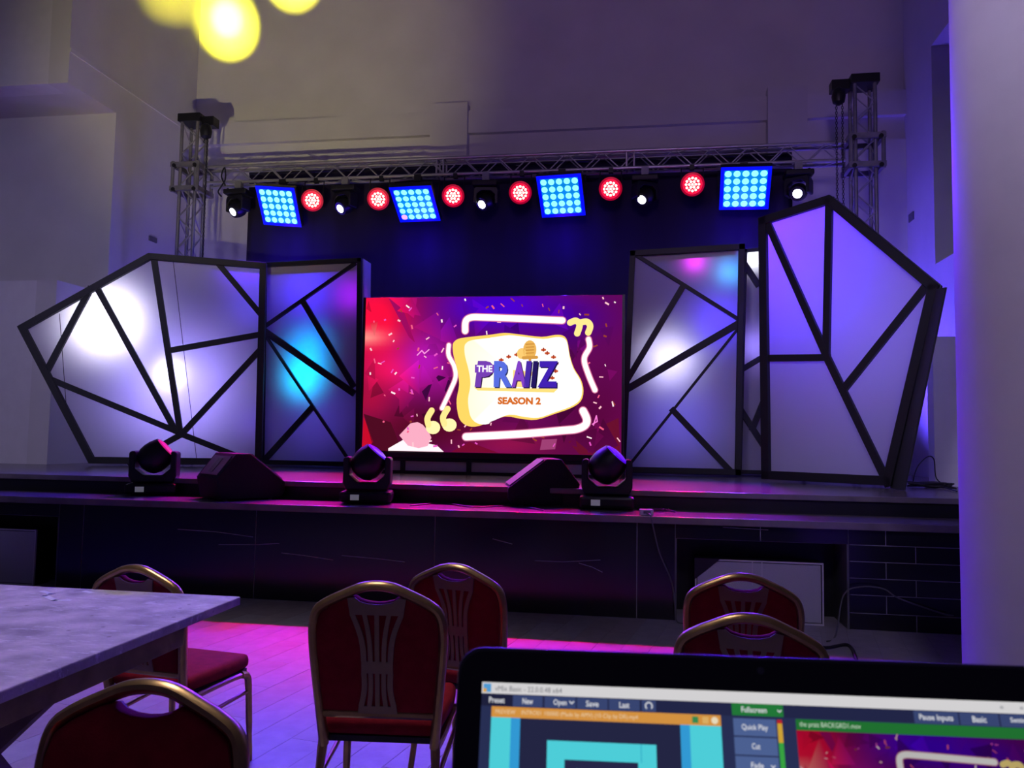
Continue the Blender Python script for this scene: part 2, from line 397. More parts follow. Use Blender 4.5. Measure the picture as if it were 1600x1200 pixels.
def tower(label, cx, cy, ztop, z_s0, z_s1, armdir):
    loc = (cx, cy, ZU)
    t = thing('truss_tower', label, 'truss', loc)
    h = .125
    MB().box((cx - .3, cy - .3, ZU), (cx + .3, cy + .3, ZU + .03)).build('base_plate', 'alu_dull', t, loc, bevel=.004)
    for sx in (-h, h):
        for sy in (-h, h): MB().tube([(cx + sx, cy + sy, ZU + .03), (cx + sx, cy + sy, ztop)], .025, 10).build('chord', 'alu_dull', t, loc, smooth=True)
    n = int((ztop - ZU) / .24); st = (ztop - ZU - .05) / n
    for k in range(n):
        z0 = ZU + .04 + k * st; sg = 1 if k % 2 else -1
        for (p, q) in (((-h * sg, -h), (h * sg, -h)), ((-h * sg, h), (h * sg, h)), ((-h, -h * sg), (-h, h * sg)), ((h, -h * sg), (h, h * sg))):
            MB().tube([(cx + p[0], cy + p[1], z0), (cx + q[0], cy + q[1], z0 + st)], .010, 6).build('brace', 'alu', t, loc)
    # sleeve block riding on the tower
    e = .20; sl = MB()
    for z in (z_s0, z_s1):
        for sy in (-e, e): sl.box((cx - e - .03, cy + sy - .025, z - .035), (cx + e + .03, cy + sy + .025, z + .035))
        for sx in (-e, e): sl.box((cx + sx - .025, cy - e, z - .035), (cx + sx + .025, cy + e, z + .035))
    for sx in (-e, e):
        for sy in (-e, e): sl.tube([(cx + sx, cy + sy, z_s0 - .05), (cx + sx, cy + sy, z_s1 + .05)], .026, 8)
    s = sl.build('sleeve_block', 'alu_dull', t, loc)
    for z in (z_s0, z_s1):
        for sx in (-1, 1): MB().tube([(cx + sx * .165, cy - .24, z - .02), (cx + sx * .165, cy - .19, z - .02)], .03, 10).build('roller', 'black_plastic', s, loc)
    # head block with the arm that holds the hoist
    hb = MB().box((cx - .18, cy - .18, ztop), (cx + .18, cy + .18, ztop + .12))
    a0, a1 = (cx + .18, cx + .37) if armdir > 0 else (cx - .41, cx - .18)
    hb.box((a0, cy - .12, ztop - .06), (a1, cy + .06, ztop + .08))
    hb.build('head_block', 'black_plastic', t, loc, bevel=.01)
    return t, V(loc)
lt = onY(283, 240, TY - .125)
LX = lt.x + .125
ltop = onY(312, 195, TY).z
tL, oL = tower('aluminium truss tower at the left, standing behind the big wide set piece', LX, TY, ltop, TZ0 - .10, TZ1 + .02, 1)
RX = onY(1337, 250, TY - .125).x + .125
rtop = onY(1340, 137, TY).z
tR, oR = tower('aluminium truss tower at the right, rising above the tall pointed set piece', RX, TY, rtop, TZ0 - .10, TZ1 + .04, -1)
def hoist(label, x, ztop, y, chains):
    loc = (x, y, ztop)
    t = thing('chain_hoist', label, 'hoist', loc)
    MB().lathe([(.02, -.24), (.075, -.2), (.09, -.12), (.075, -.04), (.03, 0)], Mx.Translation(loc), 16).build('body', 'black_plastic', t, loc, smooth=True)
    for dx, dy, zb in chains:
        c = MB(); z = ztop - .22; k = 0
        while z > zb:       # real chain links
            p = V((x + dx, y + dy, z)); ax = V((.011, 0, 0)) if k % 2 else V((0, .011, 0))
            c.tube([p + ax + V((0, 0, -.006)), p + ax + V((0, 0, -.034)), p - ax + V((0, 0, -.034)), p - ax + V((0, 0, -.006))], .006, 4, closed=True)
            z -= .034; k += 1
        o = c.build('chain', 'cable', t, loc)
    return t
hoist('black chain hoist hanging from the left tower arm above the truss', LX + .29, ltop - .06, TY - .17, ((-.02, 0, TZ1 + .35), (.03, 0, 2.2)))
hoist('black chain hoist with two chains hanging from the right tower arm', RX - .34, rtop - .06, TY - .17, ((-.03, 0, 2.0), (.045, 0, 2.0)))
# ------------------------------------------------------------------ fixtures on the truss
ZB = TZ0 - .024
def matrix_panel(label, c, px, py, u2, v2, oddcell=None):
    # orientation from the panel's own apparent slant (left-right and up-down edge of the 5 x 5 grid)
    (ux, uy), (vx, vy) = u2, v2
    kx, ky = (px - 800) / F, (py - 600) / F; best = None
    for ia in range(-90, 91):
        for ib in range(0, 100):
            a, b = ia / 2, ib / 2
            U = V((ux + a * kx, uy + a * ky, a)); Vv = V((vx + b * kx, vy + b * ky, b))
            e = (U.length - Vv.length) ** 2 + (U.dot(Vv) / max(U.length, 1)) ** 2 + .0005 * (a * a + b * b)
            if best is None or e < best[0]: best = (e, U, Vv)
    _, U0, V0 = best; dist = 11.0; ln = U0.length
    U = (CM @ V((U0.x, -U0.y, -U0.z))).normalized(); Vv = (CM @ V((V0.x, -V0.y, -V0.z))).normalized(); Nn = U.cross(Vv) * -1
    if Nn.dot(CO - V(c)) < 0: Nn = -Nn
    Vv = -Nn.cross(U) if (-Nn.cross(U)).dot(Vv) > 0 else Nn.cross(U)
    up = -Vv
    pitch = ln / 4 * dist / F
    m4 = Mx((( U.x, up.x, Nn.x, c[0]), (U.y, up.y, Nn.y, c[1]), (U.z, up.z, Nn.z, c[2]), (0, 0, 0, 1)))
    t = thing('matrix_light', label, 'stage light', matrix=m4, group='blue matrix lights on the truss')
    hs = pitch * 2.5 + .045
    MB().box((-hs, -hs, -.09), (hs, hs, -.008)).build('housing', 'black_plastic', t, bevel=.01)
    MB().box((-hs + .006, -hs + .006, -.008), (hs - .006, hs - .006, 0)).build('halo_rim', 'matrix_halo', t)  # emissive border stands in for the blue halo round the lamp
    hi = pitch * 2.42
    MB().box((-hi, -hi, 0), (hi, hi, .002)).build('face_plate', 'matrix_inner', t)
    cell = None
    for i in range(5):
        for j in range(5):
            if cell is None:
                cell = MB().lathe([(pitch * .40, 0), (pitch * .40, .006), (pitch * .25, .013)], None, 12).build('lamp_cell', 'lens_cyan', t); o = cell
            else: o = cell.copy(); COL.objects.link(o); o.parent = t
            if oddcell == (i, j): o.data = cell.data.copy(); o.data.materials[0] = MATS['lens_pink']; o['label'] = 'pink cell at the lower left corner'
            o.location = ((i - 2) * pitch, (2 - j) * pitch, 0)
    # yoke up to the truss (in world space)
    inv = m4.inverted()
    y = MB(); top = V((c[0], TY - .125, ZB)) - Nn * 0
    for sx in (-1, 1):
        side = V(c) + U * sx * (hs + .02) - Nn * .045
        y.tube([side - U * sx * .025, side, V((side.x, (side.y + TY - .095) / 2, ZB - .08)), V((c[0] + sx * .06, TY - .095, ZB - .05))], .011, 6)
    y.box((c[0] - .05, TY - .135, ZB - .07), (c[0] + .05, TY - .055, ZB + .03))
    y.build('yoke', 'black_plastic', t, tf=inv)
    return m4, Nn
MT = [((435, 323), (44, 3), (9.5, 45), 'blue matrix light of 25 cells hanging nearest the left tower', None),
      ((648.5, 319.5), (46, -2), (12, 39), 'blue matrix light whose lower left cell glows pink', (0, 4)),
      ((876.5, 306.5), (48, -3), (6, 45), 'blue matrix light hanging above the right part of the video screen', None),
      ((1164, 295), (53, -1), (-3, 45), 'blue matrix light hanging nearest the right tower', None)]
LIGHTPOS = []
for (c, u, v, lab, odd) in MT:
    p = onY(c[0], c[1], TY - .22); m4, Nn = matrix_panel(lab, p, c[0], c[1], u, v, odd); LIGHTPOS.append((p, Nn))
def par_light(label, c, tgt):
    c = V(c); n = (V(tgt) - c).normalized(); q = n.to_track_quat('Z', 'Y').to_matrix().to_4x4(); m4 = Mx.Translation(c) @ q
    t = thing('par_light', label, 'stage light', matrix=m4, group='red par lights on the truss')
    MB().lathe([(.06, -.17), (.10, -.13), (.125, -.04), (.13, .012), (.118, .012), (.115, 0)], None, 24).build('housing', 'black_plastic', t, smooth=True)
    MB().lathe([(.113, 0), (.113, .004)], None, 24).build('face_plate', 'par_face', t)
    MB().lathe([(.131, .0125), (.131, .016), (.117, .016), (.117, .0125)], None, 28).build('halo_ring', 'par_halo', t)  # red halo round the lamp, built as an emissive ring
    MB().lathe([(.158, .0), (.158, .004), (.131, .010), (.131, .004)], None, 28).build('outer_halo', 'par_halo_outer', t)  # fainter outer part of the red halo, also emissive
    cell = None
    for k, (rr, nn) in enumerate(((0, 1), (.042, 6), (.084, 12))):
        for i in range(nn):
            a = 2 * math.pi * i / nn
            if cell is None: cell = MB().lathe([(.0235, .003), (.0235, .008), (.014, .014)], None, 10).build('lamp_cell', 'lens_red', t); o = cell
            else: o = cell.copy(); COL.objects.link(o); o.parent = t
            o.location = (rr * math.cos(a), rr * math.sin(a), 0)
    inv = m4.inverted(); y = MB(); U = (m4.to_3x3() @ V((1, 0, 0)))
    U = V((1, 0, 0))
    for sx in (-1, 1):
        s = c + U * sx * .145 - n * .05
        y.tube([s - U * sx * .02, s, V((s.x, (s.y + TY - .095) / 2, ZB - .03)), V((c.x + sx * .02, TY - .095, ZB - .02))], .009, 6)
    y.box((c.x - .03, TY - .125, ZB - .04), (c.x + .03, TY - .065, ZB + .03))
    y.build('yoke', 'black_plastic', t, tf=inv)
PARS = [((488, 313), 'red par light just right of the first blue matrix from the left'), ((591, 311), 'red par light just left of the blue matrix with a pink cell'),
        ((708, 306), 'red par light just right of the blue matrix with a pink cell'), ((813, 301), 'red par light between third moving head and third blue matrix'),
        ((954, 295), 'red par light just right of the third blue matrix'), ((1082, 288), 'red par light just left of the rightmost blue matrix')]
PP = []
for c, lab in PARS:
    p = onY(c[0], c[1], TY - .22); par_light(lab, p, (p.x * .6, 2.5, 1.0)); PP.append(p)
def moving_head(label, m4, sc, pan, aimdir, lens, group, hung=False):
    """local z up from the base; aimdir in world space gives where the lens looks"""
    t = thing('moving_head', label, 'stage light', matrix=m4, group=group)
    s = sc
    b = MB().box((-.21 * s, -.16 * s, .015 * s), (.21 * s, .16 * s, .105 * s)).build('base', 'black_plastic', t, bevel=.022 * s)
    MB().box((-.12 * s, -.168 * s, .035 * s), (-.05 * s, -.159 * s, .08 * s)).build('display', 'display', b)
    ft = MB()
    for sx in (-.14, .14):
        for sy in (-.11, .11): ft.lathe([(.02 * s, 0), (.025 * s, .016 * s)], Mx.Translation((sx * s, sy * s, 0)), 10)
    ft.build('foot', 'black_plastic', b)
    yk = MB()
    rp = Mx.Rotation(R_(pan), 4, 'Z')
    prof = [(-.195, .37), (-.195, .17), (-.17, .115), (.17, .115), (.195, .17), (.195, .37), (.18, .385), (.145, .385), (.145, .235), (.075, .175), (-.075, .175), (-.145, .235), (-.145, .385), (-.18, .385)]
    poly = [V((x * s, -.10 * s, z * s)) for x, z in prof]
    yk.prism(poly, (0, .20 * s, 0)); yk.v = [rp @ p for p in yk.v]
    yk.build('yoke', 'black_plastic', t, bevel=.008 * s, seg=1)
    hc = V((0, 0, .335 * s))
    n = (m4.to_3x3().inverted() @ V(aimdir)).normalized()
    hm = Mx.Translation(hc) @ n.to_track_quat('Z', 'X').to_matrix().to_4x4()
    hd = MB().lathe([(.02 * s, -.142 * s), (.07 * s, -.13 * s), (.11 * s, -.10 * s), (.134 * s, -.05 * s), (.138 * s, .0 * s), (.132 * s, .05 * s), (.116 * s, .10 * s), (.112 * s, .115 * s), (.104 * s, .115 * s), (.10 * s, .10 * s)], hm, 24).build('head', 'black_plastic', t, smooth=True)
    k = .72 if hung else 1
    if hung: MB().lathe([(.104 * s, .108 * s), (.104 * s, .118 * s), (.07 * s, .120 * s)], hm, 20).build('lens_rim', 'black_plastic', hd)
    MB().lathe([(.104 * s * k, .100 * s), (.095 * s * k, .124 * s), (.05 * s * k, .136 * s)], hm, 20).build('lens', lens, hd, smooth=True)
    if hung:
        MB().box((-.05, -.04, -.12), (.05, .04, .02)).build('clamp', 'alu_dull', t)
    return m4 @ hc
flip = Mx.Rotation(math.pi, 4, 'X')
HM = [((362, 336), 'moving head lamp hanging at the left end of the truss', 200), ((530, 333), 'moving head lamp hanging between the first two red par lights', 20),
      ((752, 327), 'moving head lamp hanging between third and fourth red par lights', -10), ((1003, 316), 'moving head lamp hanging between fifth and sixth red par lights', -30),
      ((1245, 300), 'moving head lamp hanging at the right end of the truss', 30)]
for (c, lab, pan) in HM:
    p = onY(c[0], c[1], TY - .2)
    m4 = Mx.Translation((p.x + .04, TY - .095, ZB - .10)) @ flip
    moving_head(lab, m4, .86, pan, V((-.42, -.72, -.62)) if c[0] < 1100 else V((-.28, -.86, -.45)), 'lens_white', 'moving heads on the truss', True)
# ------------------------------------------------------------------ black backdrop behind the truss
b0, b1 = onY(388, 300, 11.3).x, onY(1238, 310, 11.3).x
bd = MB(); nx = 90
vs = []; fs = []
for i in range(nx + 1):
    x = b0 + (b1 - b0) * i / nx; w = .025 * math.sin(i * 1.1) + .012 * math.sin(i * 2.7)
    vs += [(x, 11.32 + w, 1.03), (x, 11.32 + w * .6, 5.44)]
for i in range(nx): fs.append((2 * i, 2 * i + 2, 2 * i + 3, 2 * i + 1))
bt = thing('backdrop', 'wide black cloth backdrop hanging behind truss and video screen', 'curtain', ((b0 + b1) / 2, 11.32, 1.03))
o = bd.add(vs, fs).build('curtain_cloth', 'backdrop', bt, bt.location, smooth=True)
so = o.modifiers.new('thick', 'SOLIDIFY'); so.thickness = .006
MB().tube([(b0, 11.32, 5.46), (b1, 11.32, 5.46)], .02, 8).build('pipe', 'black_plastic', bt, bt.location)
# ================================================================== SET PIECES
def set_piece(name, label, p0, p1, outline, bars, group=None, d_out=.10, back=.05, bw=.075, edge='bar_black', seams=(), flap=None, lx=None):
    """a wooden frame over white cloth standing on the stage; p0-p1 is its foot line, cloth plane is vertical through it"""
    p0, p1 = V(p0), V(p1); t = (p1 - p0).normalized(); n = V((t.y, -t.x, 0))
    if n.y > 0: n = -n
    loc = V(((p0.x + p1.x) / 2, (p0.y + p1.y) / 2, ZU))
    T = thing(name, label, 'set piece', loc, 0, group)
    P = [onP(x, y, p0, n) for x, y in outline]
    for p in P:
        if p.z < ZU + .12: p.z = ZU + .03
    MB().add([p for p in P], [tuple(range(len(P)))]).build('cloth_panel', 'white_cloth', T, loc)
    m = len(P); cen = sum(P, V((0, 0, 0))) / m
    for i in range(m):
        a, b = P[i], P[(i + 1) % m]
        mid = (a + b) / 2; tt = (b - a).normalized(); inw = n.cross(tt)
        if inw.dot(cen - mid) < 0: inw = -inw
        w = bw * (1.0)
        o = MB().bar(a + inw * w / 2, b + inw * w / 2, n, w, .006, d_out, ext=0).build('edge_board', edge, T, loc, bevel=.004, seg=1)
        MB().bar(a + inw * .012, b + inw * .012, n, .024, -back, -.004).build('back_batten', 'bar_black', T, loc)
    for bb in bars:
        (x0, y0, x1, y1), w = bb[:4], (bb[4] if len(bb) > 4 else .075)
        a, b = onP(x0, y0, p0, n), onP(x1, y1, p0, n)
        MB().bar(a, b, n, w, .004, .05 + rnd.uniform(0, .004), ext=.02).build('bar', 'bar_black', T, loc)
    for (x0, y0, x1, y1) in seams:
        a, b = onP(x0, y0, p0, n), onP(x1, y1, p0, n)
        MB().bar(a, b, n, .008, .001, .003).build('seam', 'edge_grey', T, loc)
    if flap:
        q = [onP(x, y, p0, n) - n * .012 for x, y in flap]
        MB().prism(q, n * -.006).build('cloth_flap', 'edge_grey', T, loc)
    return T, n, P
Lp0, Lp1 = (onY(143, 728, 9.45).x, 9.45, ZU), (onY(404, 726, 10.15).x, 10.15, ZU)
TLp, nLp, PLp = set_piece('angular_set_piece', 'wide low angular set piece of white cloth glowing white, at stage left end', Lp0, Lp1,
    [(30, 511), (234, 397), (417, 412), (409, 728), (141, 730)],
    [(143, 451, 74, 581), (152, 449, 275, 673), (241, 402, 282, 673), (266, 548, 408, 523), (341, 412, 408, 492), (408, 546, 286, 677), (78, 592, 279, 675), (286, 679, 405, 726), (284, 679, 203, 724)],
    'angular cloth set pieces', d_out=.08, bw=.085, seams=((270, 402, 308, 724), (93, 490, 104, 640)))
TLq, nLq, PLq = set_piece('panel_set_piece', 'tall rectangular cloth panel glowing cyan, left of the video screen', (-5.2, 10.45, ZU), (-3.8, 10.45, ZU),
    [(412, 412), (567, 404), (564, 732), (407, 730)],
    [(555, 413, 413, 512, .045), (475, 472, 553, 603), (415, 518, 553, 614, .09), (415, 523, 547, 720, .035), (489, 637, 410, 724)], 'rectangular cloth panels', d_out=.07, bw=.06,
    flap=[(418, 416), (556, 410), (556, 424), (418, 430)])
MB().prism([PLq[1] + V((.0, .004, 0)), PLq[2] + V((0, .004, 0)), PLq[2] - nLq * .32, PLq[1] - nLq * .32], (.006, 0, 0)).build('side_cloth', 'white_cloth', TLq, TLq.location)
TRq, nRq, PRq = set_piece('panel_set_piece', 'tall rectangular cloth panel glowing white and pink, right of the video screen', (-.2, 10.45, ZU), (1.25, 10.45, ZU),
    [(984, 393), (1163, 382), (1157, 744), (968, 744)],
    [(992, 398, 1154, 500, .045), (1067, 448, 979, 596), (1154, 506, 977, 610, .09), (1152, 515, 975, 737, .035), (1050, 640, 1142, 737)], 'rectangular cloth panels', d_out=.07, bw=.075,
    flap=[(992, 396), (1150, 386), (1150, 399), (1010, 409)])
set_piece('panel_set_piece', 'narrow slice of cloth panel seen in the gap beside the tall right set piece', (1.4, 10.9, ZU), (2.6, 10.9, ZU),
    [(1161, 390), (1262, 380), (1258, 745), (1152, 742)],
    [(1162, 412, 1184, 446), (1160, 577, 1200, 553), (1158, 642, 1196, 702), (1192, 628, 1175, 671)], 'rectangular cloth panels', d_out=.06, bw=.05)
Rp0, Rp1 = (onY(1195, 752, 9.55).x, 9.55, ZU), (onY(1400, 765, 8.65).x, 8.65, ZU)
TRp, nRp, PRp = set_piece('angular_set_piece', 'tall pointed angular set piece of bluish cloth at stage right end', Rp0, Rp1,
    [(1189, 342), (1300, 306), (1470, 446), (1396, 764), (1194, 754)],
    [(1199, 344, 1292, 552), (1292, 554, 1390, 757), (1298, 312, 1293, 556), (1196, 560, 1296, 559), (1452, 444, 1319, 610)],
    'angular cloth set pieces', d_out=.07, bw=.095)
wq = [onP(x, y, V(Rp0), nRp) for x, y in ((1459, 452), (1391, 764))] + [onP(x, y, V(Rp0) + nRp * .30, nRp) for x, y in ((1412, 778), (1477, 449))]
for q in wq[1:3]: q.z = ZU + .004
MB().prism(wq, V((.02, .01, 0))).build('side_wing', 'edge_grey', TRp, TRp.location)
# the lit front faces of the right piece's outer board
# lamps standing behind the cloth
def behind(P, n, px, py, p0, dist): return onP(px, py, V(p0), n) - n * dist
def backspot(P, n, px, py, p0, dist, power, col, ang=135):
    q = onP(px, py, V(p0), n); return spot('backlight', q - n * dist, q, ang, power, col, 1.0, .08)
PQ = (-5, 10.45, ZU); PR2 = (0, 10.45, ZU)
backspot(PLp, nLp, 165, 500, Lp0, .48, 115, (.86, .84, 1.0))
backspot(PLp, nLp, 266, 585, Lp0, .22, 17, (.80, .82, 1.0))
backspot(PLp, nLp, 275, 605, Lp0, .9, 150, (.34, .28, 1.0))
backspot(PLp, nLp, 395, 480, Lp0, .4, 9, (.10, .06, 1.0))
backspot(PLp, nLp, 398, 660, Lp0, .3, 3, (.15, .05, 1.0))
backspot(PLq, nLq, 474, 590, PQ, .36, 34, (.0, .52, 1.0), 120)
backspot(PLq, nLq, 480, 545, PQ, .40, 26, (.0, .36, 1.0), 120)
backspot(PLq, nLq, 478, 455, PQ, .5, 34, (.06, .03, 1.0))
backspot(PLq, nLq, 548, 460, PQ, .3, 7, (.42, .0, 1.0))
backspot(PLq, nLq, 490, 650, PQ, .7, 15, (.13, .10, 1.0))
backspot(PRq, nRq, 1045, 560, PR2, .40, 30, (.70, .68, 1.0))
backspot(PRq, nRq, 1085, 408, PR2, .17, 5, (.85, .02, 1.0))
backspot(PRq, nRq, 1140, 425, PR2, .22, 6, (.04, .45, 1))
backspot(PRq, nRq, 1125, 500, PR2, .45, 26, (.06, .03, 1))
backspot(PRq, nRq, 1060, 650, PR2, .7, 24, (.17, .14, 1.0))
backspot(PRq, nRq, 1176, 400, (0, 10.9, ZU), .2, 14, (.9, .92, 1))
backspot(PRq, nRq, 1180, 540, (0, 10.9, ZU), .3, 9, (.3, .22, 1))
backspot(PRp, nRp, 1250, 425, Rp0, .9, 80, (.055, .035, 1.0))
backspot(PRp, nRp, 1385, 520, Rp0, 1.0, 20, (.22, .17, 1.0))
spot('blue_uplight', (2.5, 11.75, 1.5), (3.96, 11.2, 3.0), 110, 600, (.10, .055, 1.0), 1.0, .1)
spot('blue_uplight', (-6.4, 11.1, 1.5), (-7.67, 10.8, 3.4), 110, 240, (.24, .16, 1.0), 1.0, .1)
point('blue_uplight', (2.2, 12.0, 3.9), 22, (.14, .07, 1.0), .1)
# ================================================================== FLAT PICTURES (screens)
class Flat:
    def __init__(s): s.v = []; s.f = []; s.c = []
    def poly(s, pts, cols, lay=0):
        k = len(s.v); s.v += [(p[0], p[1], lay) for p in pts]; s.f.append(tuple(range(k, k + len(pts))))
        s.c += ([cols] * len(pts) if not isinstance(cols, list) else cols); return s
    def rect(s, x0, y0, x1, y1, col, lay=0): return s.poly([(x0, y0), (x1, y0), (x1, y1), (x0, y1)], col, lay)
    def disc(s, x, y, r, col, lay, n=14, ry=None):
        return s.poly([(x + r * math.cos(2 * math.pi * i / n), y + (ry or r) * math.sin(2 * math.pi * i / n)) for i in range(n)], col, lay)
    def stroke(s, pts, w, col, lay):
        for (a, b) in zip(pts, pts[1:]):
            a2, b2 = V(a), V(b); t = (b2 - a2).normalized(); c = V((-t.y, t.x)) * w / 2
            s.poly([a2 - c, b2 - c, b2 + c, a2 + c], col, lay)
        for p in pts: s.disc(p[0], p[1], w / 2, col, lay)
        return s
    def text(s, txt, x0, y0, x1, y1, col, lay, bold=.0, shear=0, fit=True):
        """y runs down: y0 is the top edge"""
        cu = bpy.data.curves.new('t', 'FONT'); cu.body = txt; cu.size = 1; cu.offset = bold; cu.shear = shear; cu.resolution_u = 3
        ob = bpy.data.objects.new('t', cu); COL.objects.link(ob)
        bpy.context.view_layer.update()
        me = ob.evaluated_get(bpy.context.evaluated_depsgraph_get()).to_mesh()
        me.calc_loop_triangles(); vv = [v.co.copy() for v in me.vertices]; tris = [tuple(t.vertices) for t in me.loop_triangles]
        bpy.data.objects.remove(ob)
        if not vv: return s
        mx0, mx1 = min(v.x for v in vv), max(v.x for v in vv); my0, my1 = min(v.y for v in vv), max(v.y for v in vv)
        if not fit: x1 = x0 + (mx1 - mx0) / (my1 - my0) * (y1 - y0)
        for t in tris:
            pts = [(x0 + (vv[i].x - mx0) / (mx1 - mx0) * (x1 - x0), y1 - (vv[i].y - my0) / (my1 - my0) * (y1 - y0)) for i in t]
            s.poly(pts, col, lay)
        return s
    def build(s, name, m, parent, fn):
        me = bpy.data.meshes.new(name); me.from_pydata([fn(*p) for p in s.v], [], s.f)
        at = me.color_attributes.new('col', 'FLOAT_COLOR', 'POINT')
        for i, c in enumerate(s.c): at.data[i].color = (lin(c[0]), lin(c[1]), lin(c[2]), 1)
        me.materials.append(MATS[m]); o = bpy.data.objects.new(name, me); COL.objects.link(o); o.parent = parent; return o
def mixc(a, b, t): t = max(0, min(1, t)); return tuple(a[i] + (b[i] - a[i]) * t for i in range(3))
def show_picture(fl, X0, Y0, X1, Y1, lay, step, dim=1.0, grid=(56, 34), seed=3):
    """the show graphic; drawn in a 1405 x 847 frame and scaled into the given box"""
    r = random.Random(seed); sx, sy = (X1 - X0) / 1405, (Y1 - Y0) / 847
    T = lambda x, y: (X0 + (x - 100) * sx, Y0 + (y - 80) * sy)
    D = lambda c: tuple(k * dim for k in c)
    ph = [(r.uniform(0, 6), r.uniform(.004, .012), r.uniform(.004, .012)) for _ in range(5)]
    def bg(x, y):
        c = (96, 8, 84)
        g = lambda cx, cy, rx, ry: math.exp(-((x - cx) / rx) ** 2 - ((y - cy) / ry) ** 2)
        c = mixc(c, (70, 0, 205), 1.1 * g(840, 140, 300, 130)); c = mixc(c, (60, 0, 160), .8 * g(1180, 200, 240, 110))
        c = mixc(c, (248, 14, 62), 1.15 * g(160, 220, 200, 260)); c = mixc(c, (250, 20, 90), .8 * g(250, 480, 230, 110))
        c = mixc(c, (170, 20, 175), .9 * g(450, 430, 150, 150)); c = mixc(c, (255, 150, 140), 1.0 * g(95, 300, 130, 45))
        c = mixc(c, (84, 8, 34), .95 * g(420, 800, 420, 130)); c = mixc(c, (175, 14, 50), .7 * g(120, 640, 160, 130))
        c = mixc(c, (88, 6, 60), .9 * g(1400, 760, 240, 260)); c = mixc(c, (150, 20, 60), .6 * g(950, 880, 260, 70))
        n = sum(math.sin(p + x * a + y * b) for p, a, b in ph) / 5
        return D(tuple(max(0, k * (1 + .16 * n)) for k in c))
    nx, ny = grid
    for i in range(nx):
        for j in range(ny):
            q = [(100 + 1405 * (i + a) / nx, 80 + 847 * (j + b) / ny) for a, b in ((0, 0), (1, 0), (1, 1), (0, 1))]
            fl.poly([T(*p) for p in q], [bg(*p) for p in q], lay)
    L = lay + step
    def P(pts, col): fl.poly([T(*p) for p in pts], D(col) if not isinstance(col, list) else [D(c) for c in col], L)
    # faceted shards
    P([(105, 740), (165, 880), (100, 927)], (190, 10, 40)); P([(105, 725), (260, 770), (330, 927), (170, 927)], (74, 10, 32))
    P([(230, 85), (290, 85), (385, 330), (350, 300)], (150, 10, 90)); P([(430, 600), (520, 510), (600, 530), (560, 620), (470, 680)], (60, 6, 60))
    P([(1230, 860), (1490, 730), (1500, 925), (1290, 925)], (100, 14, 44))
    P([(1090, 850), (1170, 845), (1160, 900), (1080, 905)], (150, 60, 110)); P([(600, 925), (700, 870), (860, 925)], (112, 10, 46))
    for k in range(70):          # facets of the moving background
        x, y = r.uniform(110, 1480), r.uniform(90, 900); q = r.uniform(.72, 1.22); a0 = r.uniform(0, 6.28); rad = r.uniform(25, 95)
        tri = [(min(1500, max(102, x + rad * math.cos(a0 + d))), min(925, max(82, y + rad * 1.3 * math.sin(a0 + d)))) for d in (0, 1.8 + r.uniform(-.4, .4), 4.0)]
        fl.poly([T(*p) for p in tri], [tuple(min(255, c * q) for c in bg(*p)) for p in tri], L)
        L += step * .02
    L += step
    P([(250, 912), (340, 860), (520, 890), (560, 925), (250, 925)], (255, 235, 240)); L += step * .3
    P([(310, 840), (370, 775), (410, 766), (440, 780), (475, 820), (490, 850), (470, 895), (420, 908), (360, 895)], (238, 165, 188)); L += step
    for k in range(150):          # confetti
        x, y = r.uniform(110, 1495), r.uniform(90, 910)
        if 590 < x < 1300 and 285 < y < 770: continue
        a = r.uniform(0, 3.14); l, w = r.uniform(5, 14), r.uniform(2.5, 5)
        ca, sa = math.cos(a), math.sin(a)
        P([(x - l * ca + w * sa, y - l * sa - w * ca), (x + l * ca + w * sa, y + l * sa - w * ca), (x + l * ca - w * sa, y + l * sa + w * ca), (x - l * ca - w * sa, y - l * sa + w * ca)],
          r.choice(((255, 190, 200), (235, 90, 130), (255, 225, 230), (225, 80, 190), (150, 60, 40))))
    def CR(P, closed=False, n=5):
        out = []; m = len(P)
        for i in range(m if closed else m - 1):
            g = (lambda k: P[k % m]) if closed else (lambda k: P[min(max(k, 0), m - 1)])
            a, b, c, d = g(i - 1), g(i), g(i + 1), g(i + 2)
            for k in range(n):
                u = k / n; out.append(tuple(.5 * (2 * b[q] + (c[q] - a[q]) * u + (2 * a[q] - 5 * b[q] + 4 * c[q] - d[q]) * u * u + (3 * b[q] - a[q] - 3 * c[q] + d[q]) * u ** 3) for q in (0, 1)))
        if not closed: out.append(P[-1])
        return out
    def ST(pts, w, col):
        if w > 14 and len(pts) > 2: pts = CR(pts)
        fl.stroke([T(*p) for p in pts], w * (sx + sy) / 2, D(col), L)
    ST([(400, 400), (425, 375), (440, 392), (465, 370)], 6, (250, 150, 220)); ST([(1360, 770), (1375, 720), (1380, 750), (1355, 765)], 6, (245, 120, 210))
    L += step
    for w_, c_ in ((44, (210, 110, 150)), (34, (255, 252, 250))):
        ST([(1190, 214), (900, 200), (760, 194), (705, 193), (675, 203), (664, 225), (664, 268)], w_, c_)
        ST([(680, 842), (980, 822), (1200, 800), (1270, 792), (1315, 772), (1325, 740), (1305, 695)], w_ + 4, c_)
        ST([(575, 345), (575, 400), (607, 460), (616, 520), (590, 590), (545, 690)], w_ - 12, c_)
        ST([(1330, 315), (1335, 360), (1308, 420), (1330, 500), (1366, 585)], w_ - 8, c_); L += step
    Q = (255, 226, 140)
    for pts in ([(1232, 226), (1262, 216), (1282, 238), (1270, 284)], [(1285, 226), (1320, 222), (1338, 245), (1328, 280)], [(488, 703), (466, 745), (472, 780)], [(576, 693), (552, 738), (560, 775)]): ST(pts, 34, Q)
